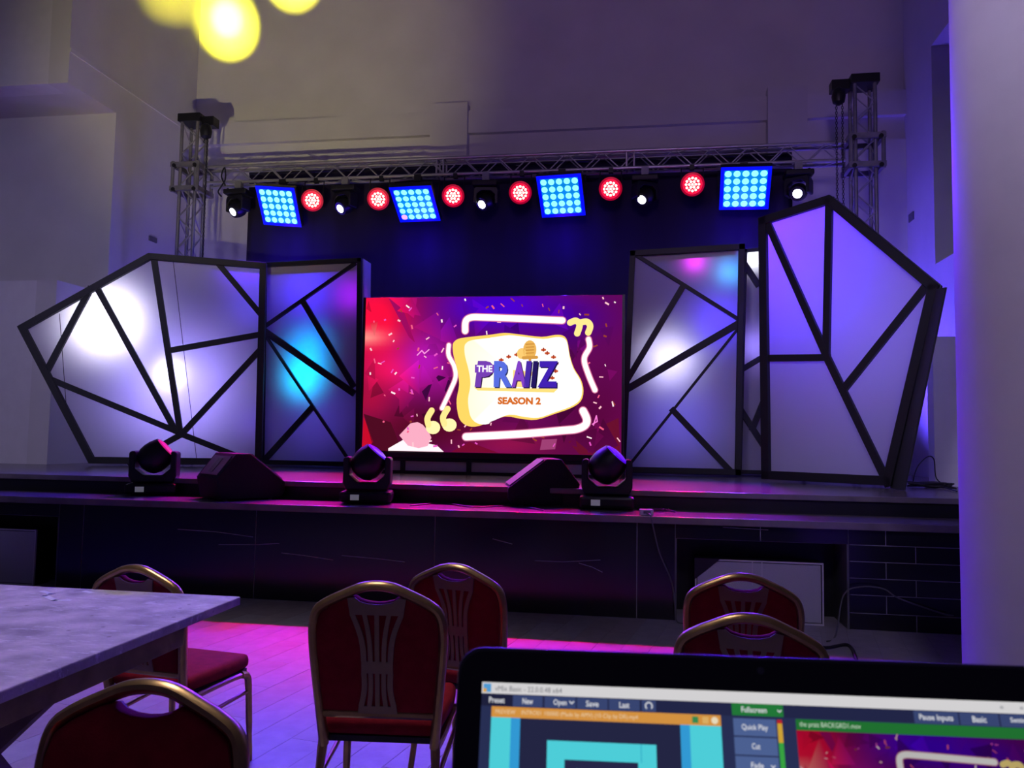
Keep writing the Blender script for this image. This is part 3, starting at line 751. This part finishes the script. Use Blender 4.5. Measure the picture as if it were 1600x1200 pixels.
    for x, y in ((498, 795), (588, 780)): fl.disc(*T(x, y), 40 * sx, D((255, 236, 170)), L, 16, 36 * sy)
    L += step
    blob = [(597, 345), (610, 322), (640, 308), (720, 298), (800, 290), (880, 280), (960, 288), (1080, 302), (1150, 292), (1195, 296), (1218, 325), (1232, 400), (1255, 470), (1292, 530), (1306, 590), (1292, 645), (1240, 682), (1150, 715), (1060, 745), (980, 742), (890, 730), (800, 765), (730, 787), (680, 780), (645, 750), (630, 700), (625, 640), (637, 560), (625, 480), (602, 400)]
    blob = CR(blob, True, 3)
    P(blob, [(255, 206, 96)] * len(blob)); L += step
    inner = [(640 + (x - 597) * .93 + (22 if x < 760 else 0), 528 + (y - 528) * .95) for x, y in blob]
    cen = (960, 520)
    for a, b in zip(inner, inner[1:] + inner[:1]): P([cen, a, b], [(255, 255, 255), (255, 246, 214) if a[0] < 720 else (255, 254, 248), (255, 246, 214) if b[0] < 720 else (255, 254, 248)])
    L += step
    P([(720, 575), (1170, 580), (1150, 600), (740, 592)], (255, 214, 120)); P([(930, 480), (1040, 490), (1000, 575), (930, 570)], (255, 214, 130))
    for x, y in ((1092, 372), (865, 427), (905, 409), (948, 398), (1112, 390), (1146, 411), (1160, 446), (1158, 486), (1140, 522)):
        ST([(x - 8, y), (x + 8, y)], 12, (196, 84, 44)); ST([(x, y - 8), (x, y + 6)], 8, (150, 44, 30))
    # studio microphone
    L += step
    fl.disc(*T(1018, 372), 36 * sx, D((226, 172, 84)), L, 18, 52 * sy); fl.disc(*T(975, 392), 26 * sx, D((240, 196, 110)), L, 14, 30 * sy); L += step
    for k in range(4): ST([(998, 342 + 16 * k), (1040, 340 + 16 * k)], 5, (190, 128, 52))
    ST([(985, 415), (1055, 412)], 18, (205, 148, 66)); ST([(1020, 420), (1020, 440)], 14, (205, 148, 66)); L += step
    tx = lambda s_, x0, y0, x1, y1, c, b=.03, sh=0: fl.text(s_, T(x0, y0)[0], T(x0, y0)[1], T(x1, y1)[0], T(x1, y1)[1], D(c), L, b, sh)
    for off, shade in ((6, .45), (0, 1)):
        for s_, x0, x1, c in (('P', 722, 822, (112, 60, 170)), ('R', 826, 925, (84, 104, 214)), ('A', 922, 1002, (124, 62, 190)), ('I', 988, 1030, (70, 40, 160)), ('I', 1026, 1064, (34, 20, 90)), ('Z', 1062, 1170, (62, 32, 170))):
            tx(s_, x0 + off, 432 + off, x1 + off, 573 + off, tuple(k * shade for k in c), .045, .12 if s_ in 'PI' else 0)
        L += step
    P([(722, 452), (826, 452), (826, 496), (722, 496)], (120, 64, 180)); L += step
    tx('THE', 732, 456, 818, 492, (255, 250, 255), .03)
    tx('SEASON 2', 850, 626, 1082, 666, (206, 104, 36), .055)
    return L
# ================================================================== VIDEO SCREEN
LY = 9.4
lc = [onY(570, 465, LY), onY(976, 461, LY), onY(567, 705, LY), onY(967, 711, LY)]
lx0 = (lc[0].x + lc[2].x) / 2; lx1 = (lc[1].x + lc[3].x) / 2; lz1 = (lc[0].z + lc[1].z) / 2; lz0 = (lc[2].z + lc[3].z) / 2
loc = ((lx0 + lx1) / 2, LY, ZU)
t = thing('video_screen', 'big LED video screen showing a red purple show graphic at centre stage', 'screen', loc)
MB().box((lx0 - .02, LY + .01, lz0 - .02), (lx1 + .02, LY + .10, lz1 + .005)).build('cabinet', 'black_plastic', t, loc, bevel=.004)
fr = MB()
for a, b in (((lx0 - .10, lz0 - .09), (lx0 - .005, lz1 + .01)), ((lx1 + .005, lz0 - .09), (lx1 + .07, lz1 + .01)), ((lx0 - .10, lz0 - .09), (lx1 + .07, lz0 - .012))):
    pass
MB().box((lx0 - .04, LY - .012, lz0 - .075), (lx1 + .04, LY + .10, lz0 - .008)).build('lower_rail', 'black_plastic', t, loc, bevel=.004)
MB().box((lx0 - .03, LY - .008, lz0 - .008), (lx0 - .006, LY + .1, lz1 + .004)).build('side_rail', 'black_plastic', t, loc)
MB().box((lx1 + .006, LY - .008, lz0 - .008), (lx1 + .03, LY + .1, lz1 + .004)).build('side_rail', 'black_plastic', t, loc)
fl_ = Flat()
show_picture(fl_, lx0 - loc[0], -(lz1 - ZU), lx1 - loc[0], -(lz0 - ZU), 0, 1)
fl_.build('screen_picture', 'led_picture', t, lambda x, y, l: (x, .006 - .0006 * l, -y))
# plinth with cloth panels below the screen
pt = thing('screen_plinth', 'low black framed plinth with grey cloth panels under the video screen', 'plinth', loc)
pz = lz0 - .085
py = LY + .02
MB().box((lx0 - .04, py - .03, ZU), (lx1 + .04, py + .08, ZU + .035)).build('bottom_rail', 'bar_black', pt, loc)
MB().box((lx0 - .04, py - .03, pz - .03), (lx1 + .04, py + .08, pz)).build('top_rail', 'bar_black', pt, loc)
xs = [lx0 - .01] + [onY(p, 725, py).x for p in (630, 733, 860)] + [lx1 + .01]
for x in xs: MB().box((x - .028, py - .03, ZU + .035), (x + .028, py + .06, pz - .03)).build('post', 'bar_black', pt, loc)
for a, b in zip(xs, xs[1:]): MB().box((a + .028, py, ZU + .035), (b - .028, py + .02, pz - .03)).build('cloth_panel', 'wall_low', pt, loc)
# ================================================================== GEAR ON THE LOWER STAGE
def floor_head(label, px, py, rz, lensdir, lens, sc=1.0):
    p = onZ(px, py, ZS); p.z = ZS
    m4 = Mx.Translation(p) @ Mx.Rotation(R_(rz), 4, 'Z')
    return moving_head(label, m4, sc, 0, lensdir, lens, 'moving heads on the stage edge')
hl = floor_head('black moving head lamp on the stage edge left of the wedge speakers, lens lit pink', 240, 773, 22, V((.66, .30, .66)), 'lens_magenta', 1.12)
hm_ = floor_head('black moving head lamp on the stage edge below the left edge of the screen', 574, 786, 12, V((.62, .10, .75)), 'lens_blue', 1.10)
hr = floor_head('black moving head lamp on the stage edge below the right edge of the screen', 948, 795, 2, V((.65, -.10, .72)), 'lens_blue', 1.15)
def wedge(label, px, py, rz, sc=1.0, mirror=1):
    p = onZ(px, py, ZS)
    t = thing('stage_monitor', label, 'speaker', (p.x, p.y, ZS), rz, 'wedge speakers on the stage edge')
    s = sc
    prof = [(-.26, .015), (.30, .015), (.34, .07), (.34, .16), (.0, .42), (-.13, .42), (-.30, .20)]
    D_ = .25
    MB().prism([V((x * s * mirror, -D_ * s, z * s)) for x, z in prof], (0, 2 * D_ * s, 0)).build('body', 'speaker_carpet', t, bevel=.008)
    a, b = V((.335, 0, .165)), V((.005, 0, .417)); tt = (b - a).normalized(); nn = V((-tt.z, 0, tt.x)); nn = nn if nn.x > 0 else -nn
    g = MB().bar(a * s + tt * .02, b * s - tt * .02, nn, 2 * D_ * s - .05, 0, .012)
    g.v = [V((p_.x * mirror, p_.y, p_.z)) for p_ in g.v]; g.build('grille', 'grey_plastic', t)
    # handle plate on the back slope
    a, b = V((-.135, 0, .415)), V((-.297, 0, .205)); tt = (b - a).normalized(); nn = V((tt.z, 0, -tt.x)); nn = nn if nn.x < 0 else -nn
    g = MB().bar(a * s + tt * .03, b * s - tt * .03, nn, .40 * s, 0, .006); g.v = [V((p_.x * mirror, p_.y, p_.z)) for p_ in g.v]
    hp = g.build('handle_plate', 'grey_plastic', t)
    g = MB().bar(a * s + tt * .06, b * s - tt * .06, nn, .10 * s, .0062, .009); g.v = [V((p_.x * mirror, p_.y, p_.z)) for p_ in g.v]
    g.build('handle_slot', 'black_plastic', hp)
    ft = MB()
    for x in (-.2, .22):
        for y in (-.2, .2): ft.lathe([(.02, 0), (.02, .016)], Mx.Translation((x * s * mirror, y * s, 0)), 8)
    ft.build('foot', 'grey_plastic', t)
    return t
wedge('black wedge stage monitor beside the left moving head lamp', 372, 779, 50, 1.03)
wedge('black wedge stage monitor beside the right moving head lamp', 848, 788, 14, 1.03, -1)
# power box and cables
pb_ = onZ(1010, 806, ZS); pb_.y = max(pb_.y, YS + .02)
t = thing('power_box', 'small pale plug box on the stage edge with a cable hanging down', 'plug box', (pb_.x, pb_.y, ZS), 10)
MB().box((-.055, -.03, 0), (.055, .03, .05)).build('case', 'white_plastic', t, bevel=.006)
MB().box((-.03, -.032, .015), (.03, -.029, .038)).build('socket_face', 'grey_plastic', t)
def cable(label, pts, r=.006, m='cable', sub=6):
    # smooth through the points
    P = [V(p) for p in pts]; out = []
    for i in range(len(P) - 1):
        a, b, c, d = P[max(i - 1, 0)], P[i], P[i + 1], P[min(i + 2, len(P) - 1)]
        for k in range(sub):
            u = k / sub
            out.append(.5 * ((2 * b) + (c - a) * u + (2 * a - 5 * b + 4 * c - d) * u * u + (3 * b - a - 3 * c + d) * u ** 3))
    out.append(P[-1])
    o = MB().tube(out, r, 6).build('cable', m, None, P[0], smooth=True); tag(o, label, 'cable'); return o
yf = YS - .075
cable('thin cable hanging down the stone stage front from the plug box', [(pb_.x, pb_.y - .02, ZS + .02), (pb_.x + .03, YS - .06, ZS + .012), (pb_.x + .04, yf, ZS - .02), onY(1030, 862, yf), onY(1048, 905, yf), onY(1054, 940, yf), (onY(1054, 940, yf).x + .02, yf - .02, .012), (onY(1080, 950, yf).x, yf - .04, .012)], .006, 'grey_plastic')
cable('thin cable looping on the stone blocks right of the mesh cabinet', [onZ(1292, 1002, .012), onZ(1306, 992, .012), onY(1318, 930, yf), onY(1345, 917, yf), onY(1380, 920, yf), onY(1405, 935, yf), onY(1470, 958, yf), onY(1490, 962, yf)], .006, 'grey_plastic')
cable('dark cable lying on the floor at the foot of the right stage front', [onZ(1258, 1005, .012), onZ(1290, 1012, .012), onZ(1325, 1008, .012), onZ(1338, 1030, .012), onZ(1345, 1060, .012)], .012)
rr = random.Random(9)
p = onZ(1008, 800, ZS)
cable('tangled cable lying on the stage edge beside the right moving head lamp', [(p.x + .12 * math.sin(k * 1.7) + k * .012, p.y + .1 + .1 * math.cos(k * 2.3), ZS + .008 + .006 * (k % 3)) for k in range(14)], .006)
cable('cable lying along the lower stage in front of the middle of the screen', [onZ(x, y, ZS + .008) for x, y in ((640, 790), (690, 786), (740, 792), (800, 790), (850, 797))], .006)
p = onZ(1452, 763, ZU)
cable('tangle of black cable on the stage floor behind the pillar', [(p.x + .3 * math.sin(k * 2.1) * (1 - k / 40), p.y + .15 * math.cos(k * 1.3), ZU + .01 + .05 * abs(math.sin(k * .9))) for k in range(26)] + [onZ(1495, 768, ZU + .01)], .008)
cable('springy loop of black cable standing up at the right stage end', [(p.x - .15, p.y + .05, ZU + .01), (p.x - .12, p.y, ZU + .2), (p.x - .02, p.y, ZU + .32), (p.x + .05, p.y, ZU + .3), (p.x + .08, p.y + .02, ZU + .1), (p.x + .2, p.y, ZU + .012)], .006)
# truss cable loops
cable('black cable looped round the left end of the truss', [onY(x, y, TY - .17) for x, y in ((352, 290), (346, 275), (351, 262), (352, 280), (345, 292), (341, 300), (346, 307))], .012)
# small marks on the walls
a = onP(238, 374, V((XL, 0, 0)), V((1, 0, 0)))
t = tag(MB().box((XL, a.y - .10, a.z - .04), (XL + .02, a.y + .10, a.z + .04)).build('wall_plate', 'grey_plastic', None, a, bevel=.004), 'small dark plate on the wall above the left set piece', 'plate')
a = onP(1425, 339, V((XR, 0, 0)), V((1, 0, 0)))
t = tag(MB().box((XR - .02, a.y - .10, a.z - .06), (XR, a.y + .10, a.z + .06)).build('wall_plate', 'grey_plastic', None, a, bevel=.004), 'small dark plate on the wall beside the right truss tower', 'plate')
# ================================================================== CHAIRS
def arc(pts, n=5):
    P = [V(p) for p in pts]; out = []
    for i in range(len(P) - 1):
        a, b, c, d = P[max(i - 1, 0)], P[i], P[i + 1], P[min(i + 2, len(P) - 1)]
        for k in range(n):
            u = k / n; out.append(.5 * ((2 * b) + (c - a) * u + (2 * a - 5 * b + 4 * c - d) * u * u + (3 * b - a - 3 * c + d) * u ** 3))
    out.append(P[-1]); return out
def make_chair(label):
    t = thing('banquet_chair', label, 'chair', (0, 0, 0), 0, 'banquet chairs')
    lean = lambda x, z, dy=0: V((x, -.195 - (z - .42) * .17 + dy, z))       # back plane
    half = [(.185, .39), (.195, .50), (.206, .62), (.214, .72), (.214, .795), (.200, .845), (.163, .874), (.10, .904), (.05, .924), (0, .930)]
    path = [lean(x, z) for x, z in half] + [lean(-x, z) for x, z in half[-2::-1]]
    pts = arc(path, 3)
    MB().tube(pts, .0205, 10, flat=(1.05, .80)).build('back_frame', 'gold', t, smooth=True)
    MB().tube([lean(-.193, .500), lean(.193, .500)], .016, 8).build('lower_rail', 'gold', t, smooth=True)
    # upholstered back, notched at the top for the hand hole
    hx = [(x - .012 if x > .02 else x, z) for x, z in half]
    o2 = [(.186, .508), (.190, .56), (.197, .62), (.205, .72), (.205, .790), (.192, .835), (.156, .862), (.098, .891), (.072, .896), (.055, .884), (.028, .877), (0, .875)]
    poly = [(x, z) for x, z in o2] + [(-x, z) for x, z in o2[-2::-1]]
    MB().prism([lean(x, z, -.012) for x, z in poly], V((0, .034, 0))).build('backrest', 'red_cloth', t, bevel=.006, seg=2, smooth=True)
    # fretted splat on the rear face
    sp = MB(); dy0 = -.018
    def slab(poly): sp.prism([lean(x, z, dy0) for x, z in poly], V((0, .006, 0)))
    slab([(-.096, .890), (-.072, .893), (-.055, .880), (-.028, .873), (0, .871), (.028, .873), (.055, .880), (.072, .893), (.096, .890), (.088, .835), (-.088, .835)])
    slab([(-.052, .640), (.052, .640), (.052, .680), (-.052, .680)])
    slab([(-.066, .505), (.066, .505), (.062, .530), (-.062, .530)])
    for k in range(5):
        f = (k - 2) / 2
        w = .0075 if k in (1, 2, 3) else .009
        for za, zb, xa, xb, cv in ((.835, .680, .080, .044, -.010), (.640, .530, .044, .054, -.006)):
            n = 6; L_ = []
            for i in range(n + 1):
                u = i / n; L_.append((f * (xa + (xb - xa) * u + cv * math.sin(math.pi * u)), za + (zb - za) * u))
            slab([(x - w, z) for x, z in L_] + [(x + w, z) for x, z in L_[::-1]])
    sp.build('splat', 'splat_brown', t)
    # seat cushion
    pr = [(-.205, .24), (.205, .24), (.215, .10), (.195, -.185), (-.195, -.185), (-.215, .10)]
    MB().prism([V((x, y, .415)) for x, y in pr], V((0, 0, .065))).build('seat', 'red_cloth', t, bevel=.026, seg=3, smooth=True)
    MB().prism([V((x * .95, y * .95, .395)) for x, y in pr], V((0, 0, .02))).build('seat_base', 'black_plastic', t)
    for s in (-1, 1):
        MB().tube(arc([(s * .19, -.20, .385), (s * .20, -.10, .395), (s * .205, .12, .400), (s * .205, .205, .392)], 3), .013, 8).build('side_rail', 'gold', t, smooth=True)
        MB().tube(arc([(s * .205, .17, .400), (s * .206, .212, .385), (s * .208, .225, .34), (s * .212, .235, .17), (s * .216, .243, 0)], 4), [.0165] * 9 + [.015] * 4 + [.013] * 4, 8).build('leg', 'gold', t, smooth=True)
        MB().tube(arc([(s * .187, -.185, .43), (s * .190, -.195, .37), (s * .198, -.225, .2), (s * .206, -.262, 0)], 4), [.0165] * 5 + [.015] * 4 + [.013] * 4, 8).build('leg', 'gold', t, smooth=True)
        MB().tube([(s * .196, -.212, .285), (s * .2085, .226, .315)], .009, 8).build('stretcher', 'gold', t, smooth=True)
    return t
CH = [((590, 905), 6, 'red banquet chair seen from behind in the middle, nearest the laptop on its left', 1.03),
      ((710, 878), -14, 'red banquet chair standing beyond the middle chair, half hidden by the laptop', .99),
      ((1172, 955), -8, 'red banquet chair whose crown shows just above the laptop lid', 1.0),
      ((1161, 893), -4, 'red banquet chair before the grey mesh cabinet, behind another chair', 1.0),
      ((212, 880), -8, 'red banquet chair on the far side of the wooden table', .98),
      ((238, 1056), 181, 'red banquet chair with plain dark back beside the near edge of the table', 1.0)]
c0 = None
for k, ((px, py_), rz, lab, sc) in enumerate(CH):
    if c0 is None: o = c0 = make_chair(lab)
    else: o = link_copy(c0); o['label'] = lab
    pk = onZ(px, py_, .951 * sc)
    off = Mx.Rotation(R_(rz), 3, 'Z') @ V((0, -.282 * sc, 0))
    o.location = (pk.x - off.x, pk.y - off.y, 0); o.rotation_euler = (0, 0, R_(rz)); o.scale = (sc, sc, sc)
# ================================================================== ROUGH WOODEN TABLE
ZT = .84
tc_ = onZ(376, 932, ZT)
x1, y1 = tc_.x, tc_.y; x0, y0 = x1 - 1.22, y1 - 2.3
loc = ((x0 + x1) / 2, (y0 + y1) / 2, 0)
t = thing('wooden_table', 'rough unpainted wooden table with chalky worn plywood top', 'table', loc)
MB().box((x0, y0, ZT - .032), (x1, y1, ZT)).build('tabletop', 'ply', t, loc, bevel=.004)
def bx(n, a, b): MB().box(a, b).build(n, 'timber', t, loc, bevel=.004)
bx('apron', (x1 - .14, y0 + .1, ZT - .135), (x1 - .095, y1 - .22, ZT - .032)); bx('apron', (x0 + .095, y0 + .1, ZT - .135), (x0 + .14, y1 - .22, ZT - .032))
bx('apron', (x0 + .14, y1 - .27, ZT - .135), (x1 - .14, y1 - .225, ZT - .032)); bx('apron', (x0 + .14, y0 + .1, ZT - .135), (x1 - .14, y0 + .145, ZT - .032))
for yy in (y1 - .55, y0 + .45):
    for s in (-1, 1):
        xa, xb = loc[0] + s * .42, loc[0] - s * .42
        MB().bar((xa, yy + s * .025, 0.0), (xb, yy + s * .025, ZT - .05), (0, 1, 0), .09, -.022, .022).build('leg', 'timber', t, loc)
smear = MB()          # dried splashes of pale paint on the top
for pts in (((66, 924), (80, 928)), ((80, 928), (70, 931)), ((70, 931), (86, 938)), ((86, 938), (107, 938)), ((132, 924), (142, 926))):
    a, b = (onZ(x, y, ZT) for x, y in pts)
    smear = MB().bar(a, b, (0, 0, 1), .022, -.001, .0006, ext=.008); smear.build('paint_splash', 'white_plastic', t, loc)
# ================================================================== LAPTOP
yawL = 9 - 4.0
rl = V((math.cos(R_(yawL)), math.sin(R_(yawL)), 0)); fwd = V((-math.sin(R_(yawL)), math.cos(R_(yawL)), 0))
lean_ = R_(18); ul = V((0, 0, 1)) * math.cos(lean_) + fwd * math.sin(lean_); nl = rl.cross(ul)
LW, LH = .379, .252; mpp = .3445 / 838
tl = onD(717, 1009, .514)
hinge = tl + rl * LW / 2 - ul * LH
mL = Mx(((rl.x, fwd.x, 0, hinge.x), (rl.y, fwd.y, 0, hinge.y), (0, 0, 1, hinge.z - .012), (0, 0, 0, 1)))
t = thing('laptop', 'open black laptop with a video mixing program on its screen', 'laptop', matrix=mL)
inv = mL.inverted()
def roundrect(w, h, r, n=6):
    out = []
    for cx, cy, a0 in ((w / 2 - r, h - r, 0), (-w / 2 + r, h - r, 90), (-w / 2 + .004, .004, 180), (w / 2 - .004, .004, 270)):
        rr_ = r if cy > .1 else .004
        for k in range(n + 1): a = R_(a0 + 90 * k / n); out.append((cx + rr_ * math.cos(a), cy + rr_ * math.sin(a)))
    return out
lidp = lambda x, y, d: hinge + rl * x + ul * y + nl * d
rp_ = roundrect(LW, LH, .016)
lid = MB().prism([lidp(x, y, -.007) for x, y in rp_], nl * .006).build('lid', 'laptop_rim', t, bevel=.0015, tf=inv, smooth=True)
rp2 = [(x * (1 - .0036 / LW), y * (1 - .003 / LH) + .0005) for x, y in rp_]
MB().prism([lidp(x, y, -.0010) for x, y in rp2], nl * .0008).build('bezel', 'laptop', lid, tf=inv)
MB().lathe([(.0022, 0), (.0022, .0005)], Mx.Translation(lidp(-.0, LH - .0085, -.0002)) @ nl.to_track_quat('Z', 'Y').to_matrix().to_4x4(), 12).build('camera_lens', 'grey_plastic', lid, tf=inv)
UI = Flat(); NV = (44, 52, 92); NV2 = (62, 76, 124); BT = (84, 106, 160); WT = (236, 238, 245)
H_UI = 500
UI.rect(0, 0, 838, H_UI, NV, 0)
UI.rect(0, 0, 838, 16, (232, 230, 232), 1); UI.rect(2, 2, 14, 14, (90, 170, 230), 2); UI.rect(2, 9, 7, 14, (240, 180, 70), 3)
UI.text('vMix Basic - 22.0.0.48 x64', 20, 4.5, 122, 12, (120, 120, 130), 2)
UI.rect(0, 16, 838, 34, (38, 42, 78), 1)
def tab(x0, x1, txt, tw, v0=17, v1=33, col=NV2, dark=False):
    UI.rect(x0, v0, x1, v1, col, 2); c = (x0 + x1) / 2; UI.text(txt, c - tw / 2, (v0 + v1) / 2 - 4.2, c + tw / 2, (v0 + v1) / 2 + (4.2 if not any(k in txt for k in 'py') else 6), WT, 3, .015)
tab(0, 47, 'Preset', 24, col=(34, 36, 66)); tab(48, 93, 'New', 16); tab(96, 143, 'Open', 20); tab(145, 191, 'Save', 19); tab(193, 239, 'Last', 15); UI.rect(242, 17, 263, 33, NV2, 2)
UI.stroke([(134, 23), (137, 26), (140, 23)], 1.6, WT, 3)
UI.stroke([(252.5 + 5 * math.cos(a), 25 + 5 * math.sin(a)) for a in [2.4 + .45 * k for k in range(11)]], 1.8, WT, 3)
UI.rect(16, 34, 358, 49, (232, 160, 72), 2); UI.text('PREVIEW    INTRO01 100000 (Made by AMV) (10 Clip by DR).mp4', 22, 38, 236, 46, (252, 222, 180), 3)
UI.rect(316, 37, 325, 46, (60, 150, 90), 3); UI.rect(331, 37, 340, 46, (240, 190, 110), 3); UI.disc(349, 41.5, 5, (252, 238, 205), 3)
UI.rect(16, 49, 358, 250, (40, 42, 74), 2)
CY, CB = (86, 226, 238), (56, 168, 232)
UI.rect(16, 49, 46, 250, CY, 3); UI.rect(46, 49, 60, 250, CB, 3); UI.rect(298, 49, 312, 250, CB, 3); UI.rect(312, 49, 358, 250, CY, 3)
UI.rect(101, 78, 262, 220, CY, 3); UI.rect(127, 103, 235, 200, (44, 44, 80), 4); UI.rect(144, 115, 220, 185, CY, 5); UI.rect(156, 127, 208, 172, (40, 70, 200), 6); UI.rect(164, 134, 200, 166, (38, 40, 72), 7); UI.rect(239, 78, 240.5, 103, (60, 190, 220), 4)
UI.rect(375, 16, 450, 33, (38, 130, 62), 2); UI.text('Fullscreen', 389, 20.5, 426, 28.5, WT, 3, .012); UI.stroke([(442, 24), (444.5, 26.5), (447, 24)], 1.4, WT, 3)
for i, (tx_, tw) in enumerate((('Quick Play', 38), ('Cut', 12), ('Fade', 18), ('Merge', 24), ('Zoom', 22))):
    v0 = 37 + 25.5 * i; UI.rect(376, v0, 438, v0 + 23.5, BT, 2); UI.text(tx_, 407 - tw / 2, v0 + 7.5, 407 + tw / 2, v0 + 15.5 + (2 if 'y' in tx_ or 'g' in tx_ else 0), WT, 3, .012)
UI.stroke([(427, 99), (429.5, 102), (432, 99)], 1.4, WT, 3)
UI.rect(440, 37, 447, 42, (200, 40, 50), 2); UI.rect(440, 42, 447, 68, (226, 178, 60), 2); UI.rect(440, 68, 447, 240, (62, 178, 72), 2)
tab(638, 701, 'Pause Inputs', 48, 17, 34); tab(703, 758, 'Basic', 20, 17, 34); tab(760, 818, 'Settings', 30, 17, 34); tab(820, 836, '?', 5, 17, 34)
UI.rect(467, 35, 821, 50, (36, 122, 54), 2); UI.text('the praiz BACKGRD1.mov', 472, 38, 560, 47, (210, 235, 210), 3); UI.disc(812, 42.5, 5, (225, 240, 225), 3)
for x in (765, 793, 822): UI.rect(x - 2.5, 6, x + 2.5, 10, (190, 190, 195), 2)
show_picture(UI, 467, 50, 821, 250, 2, .6, .78, (30, 18), 8)
UI.rect(16, 256, 821, 480, (36, 40, 70), 2)
for i in range(4): UI.rect(26 + 200 * i, 264, 216 + 200 * i, 372, (26, 28, 50), 3); UI.rect(26 + 200 * i, 264, 216 + 200 * i, 276, ((232, 160, 72), (36, 122, 54), BT, BT)[i], 4)
ux0, uy0 = -.3445 / 2 - .001, LH - .0212
UI.build('screen_picture', 'laptop_picture', lid, lambda x, y, l: inv @ lidp(ux0 + x * mpp, uy0 - y * mpp, .0001 + .00003 * l))
# base with keys
base = MB().box((-LW / 2, -.255, -.008), (LW / 2, -.004, .010)).build('base', 'laptop', t, bevel=.004)
kk = MB().box((-.0078, -.0078, 0), (.0078, .0078, .0022)).build('key', 'key', base, bevel=.0008, seg=1)
f_ = True
for r in range(5):
    for c in range(14):
        if f_: o = kk; f_ = False
        else: o = kk.copy(); COL.objects.link(o); o.parent = base
        o.location = (-.130 + c * .0188 + r * .003, -.045 - r * .0188, .010)
MB().box((-.055, -.24, .010), (.045, -.16, .0106)).build('touchpad', 'laptop_rim', base, bevel=.0002, seg=1)
# the desk the laptop stands on (below the picture)
dz = mL.translation.z - .008
dloc = (mL.translation.x + .1, mL.translation.y - .12, 0)
t = thing('control_desk', 'dark control desk carrying the laptop', 'desk', dloc, yawL)
MB().box((-.7, -.34, dz - .03), (.7, .16, dz)).build('desktop', 'black_paint', t, bevel=.004)
for sx in (-.64, .64):
    for sy in (-.29, .11): MB().box((sx - .025, sy - .025, 0), (sx + .025, sy + .025, dz - .03)).build('leg', 'black_paint', t, bevel=.003)
# ================================================================== STAGE LIGHT BEAMS
BLUE, RED = (.085, .008, 1.0), (1.0, .0, .06)
for k, (p, n) in enumerate(LIGHTPOS):
    spot('matrix_beam', p + V((0, -.16, -.03)), (p.x * .7 - .4, 3.2, 0), 84, 1000, BLUE, .6, .05)
    point('backdrop_fill', p + V((0, .12, -.42)), 18, (.05, .0, 1), .15)  # added point lamp, puts the blue halo on the backdrop
for k, p in enumerate(PP):
    spot('par_beam', p + V((0, -.16, -.03)), (p.x * .7 - .5, 7.7, .84), 41, 1150, RED, 1.0, .05)
# yellow gobo spots thrown high on the back wall by an unseen lamp in the hall, left of the view
src = V((-2.75, 2.2, 1.3))
for (px, py_, a, pw, bl) in ((355, 30, 3.1, 300000, 1.0), (355, 38, 5.4, 90000, 1.0), (296, -30, 6.0, 26000, 1.0), (458, -42, 3.0, 200000, 1.0), (458, -38, 5.2, 80000, 1.0)):
    spot('gobo_beam', src, onY(px, py_, YB), a, pw, (1.0, .93, .04), bl, .01)
spot('gobo_halo', src, onY(430, 70, YB), 40, 1500, (1.0, .88, .40), 1.0, .03)
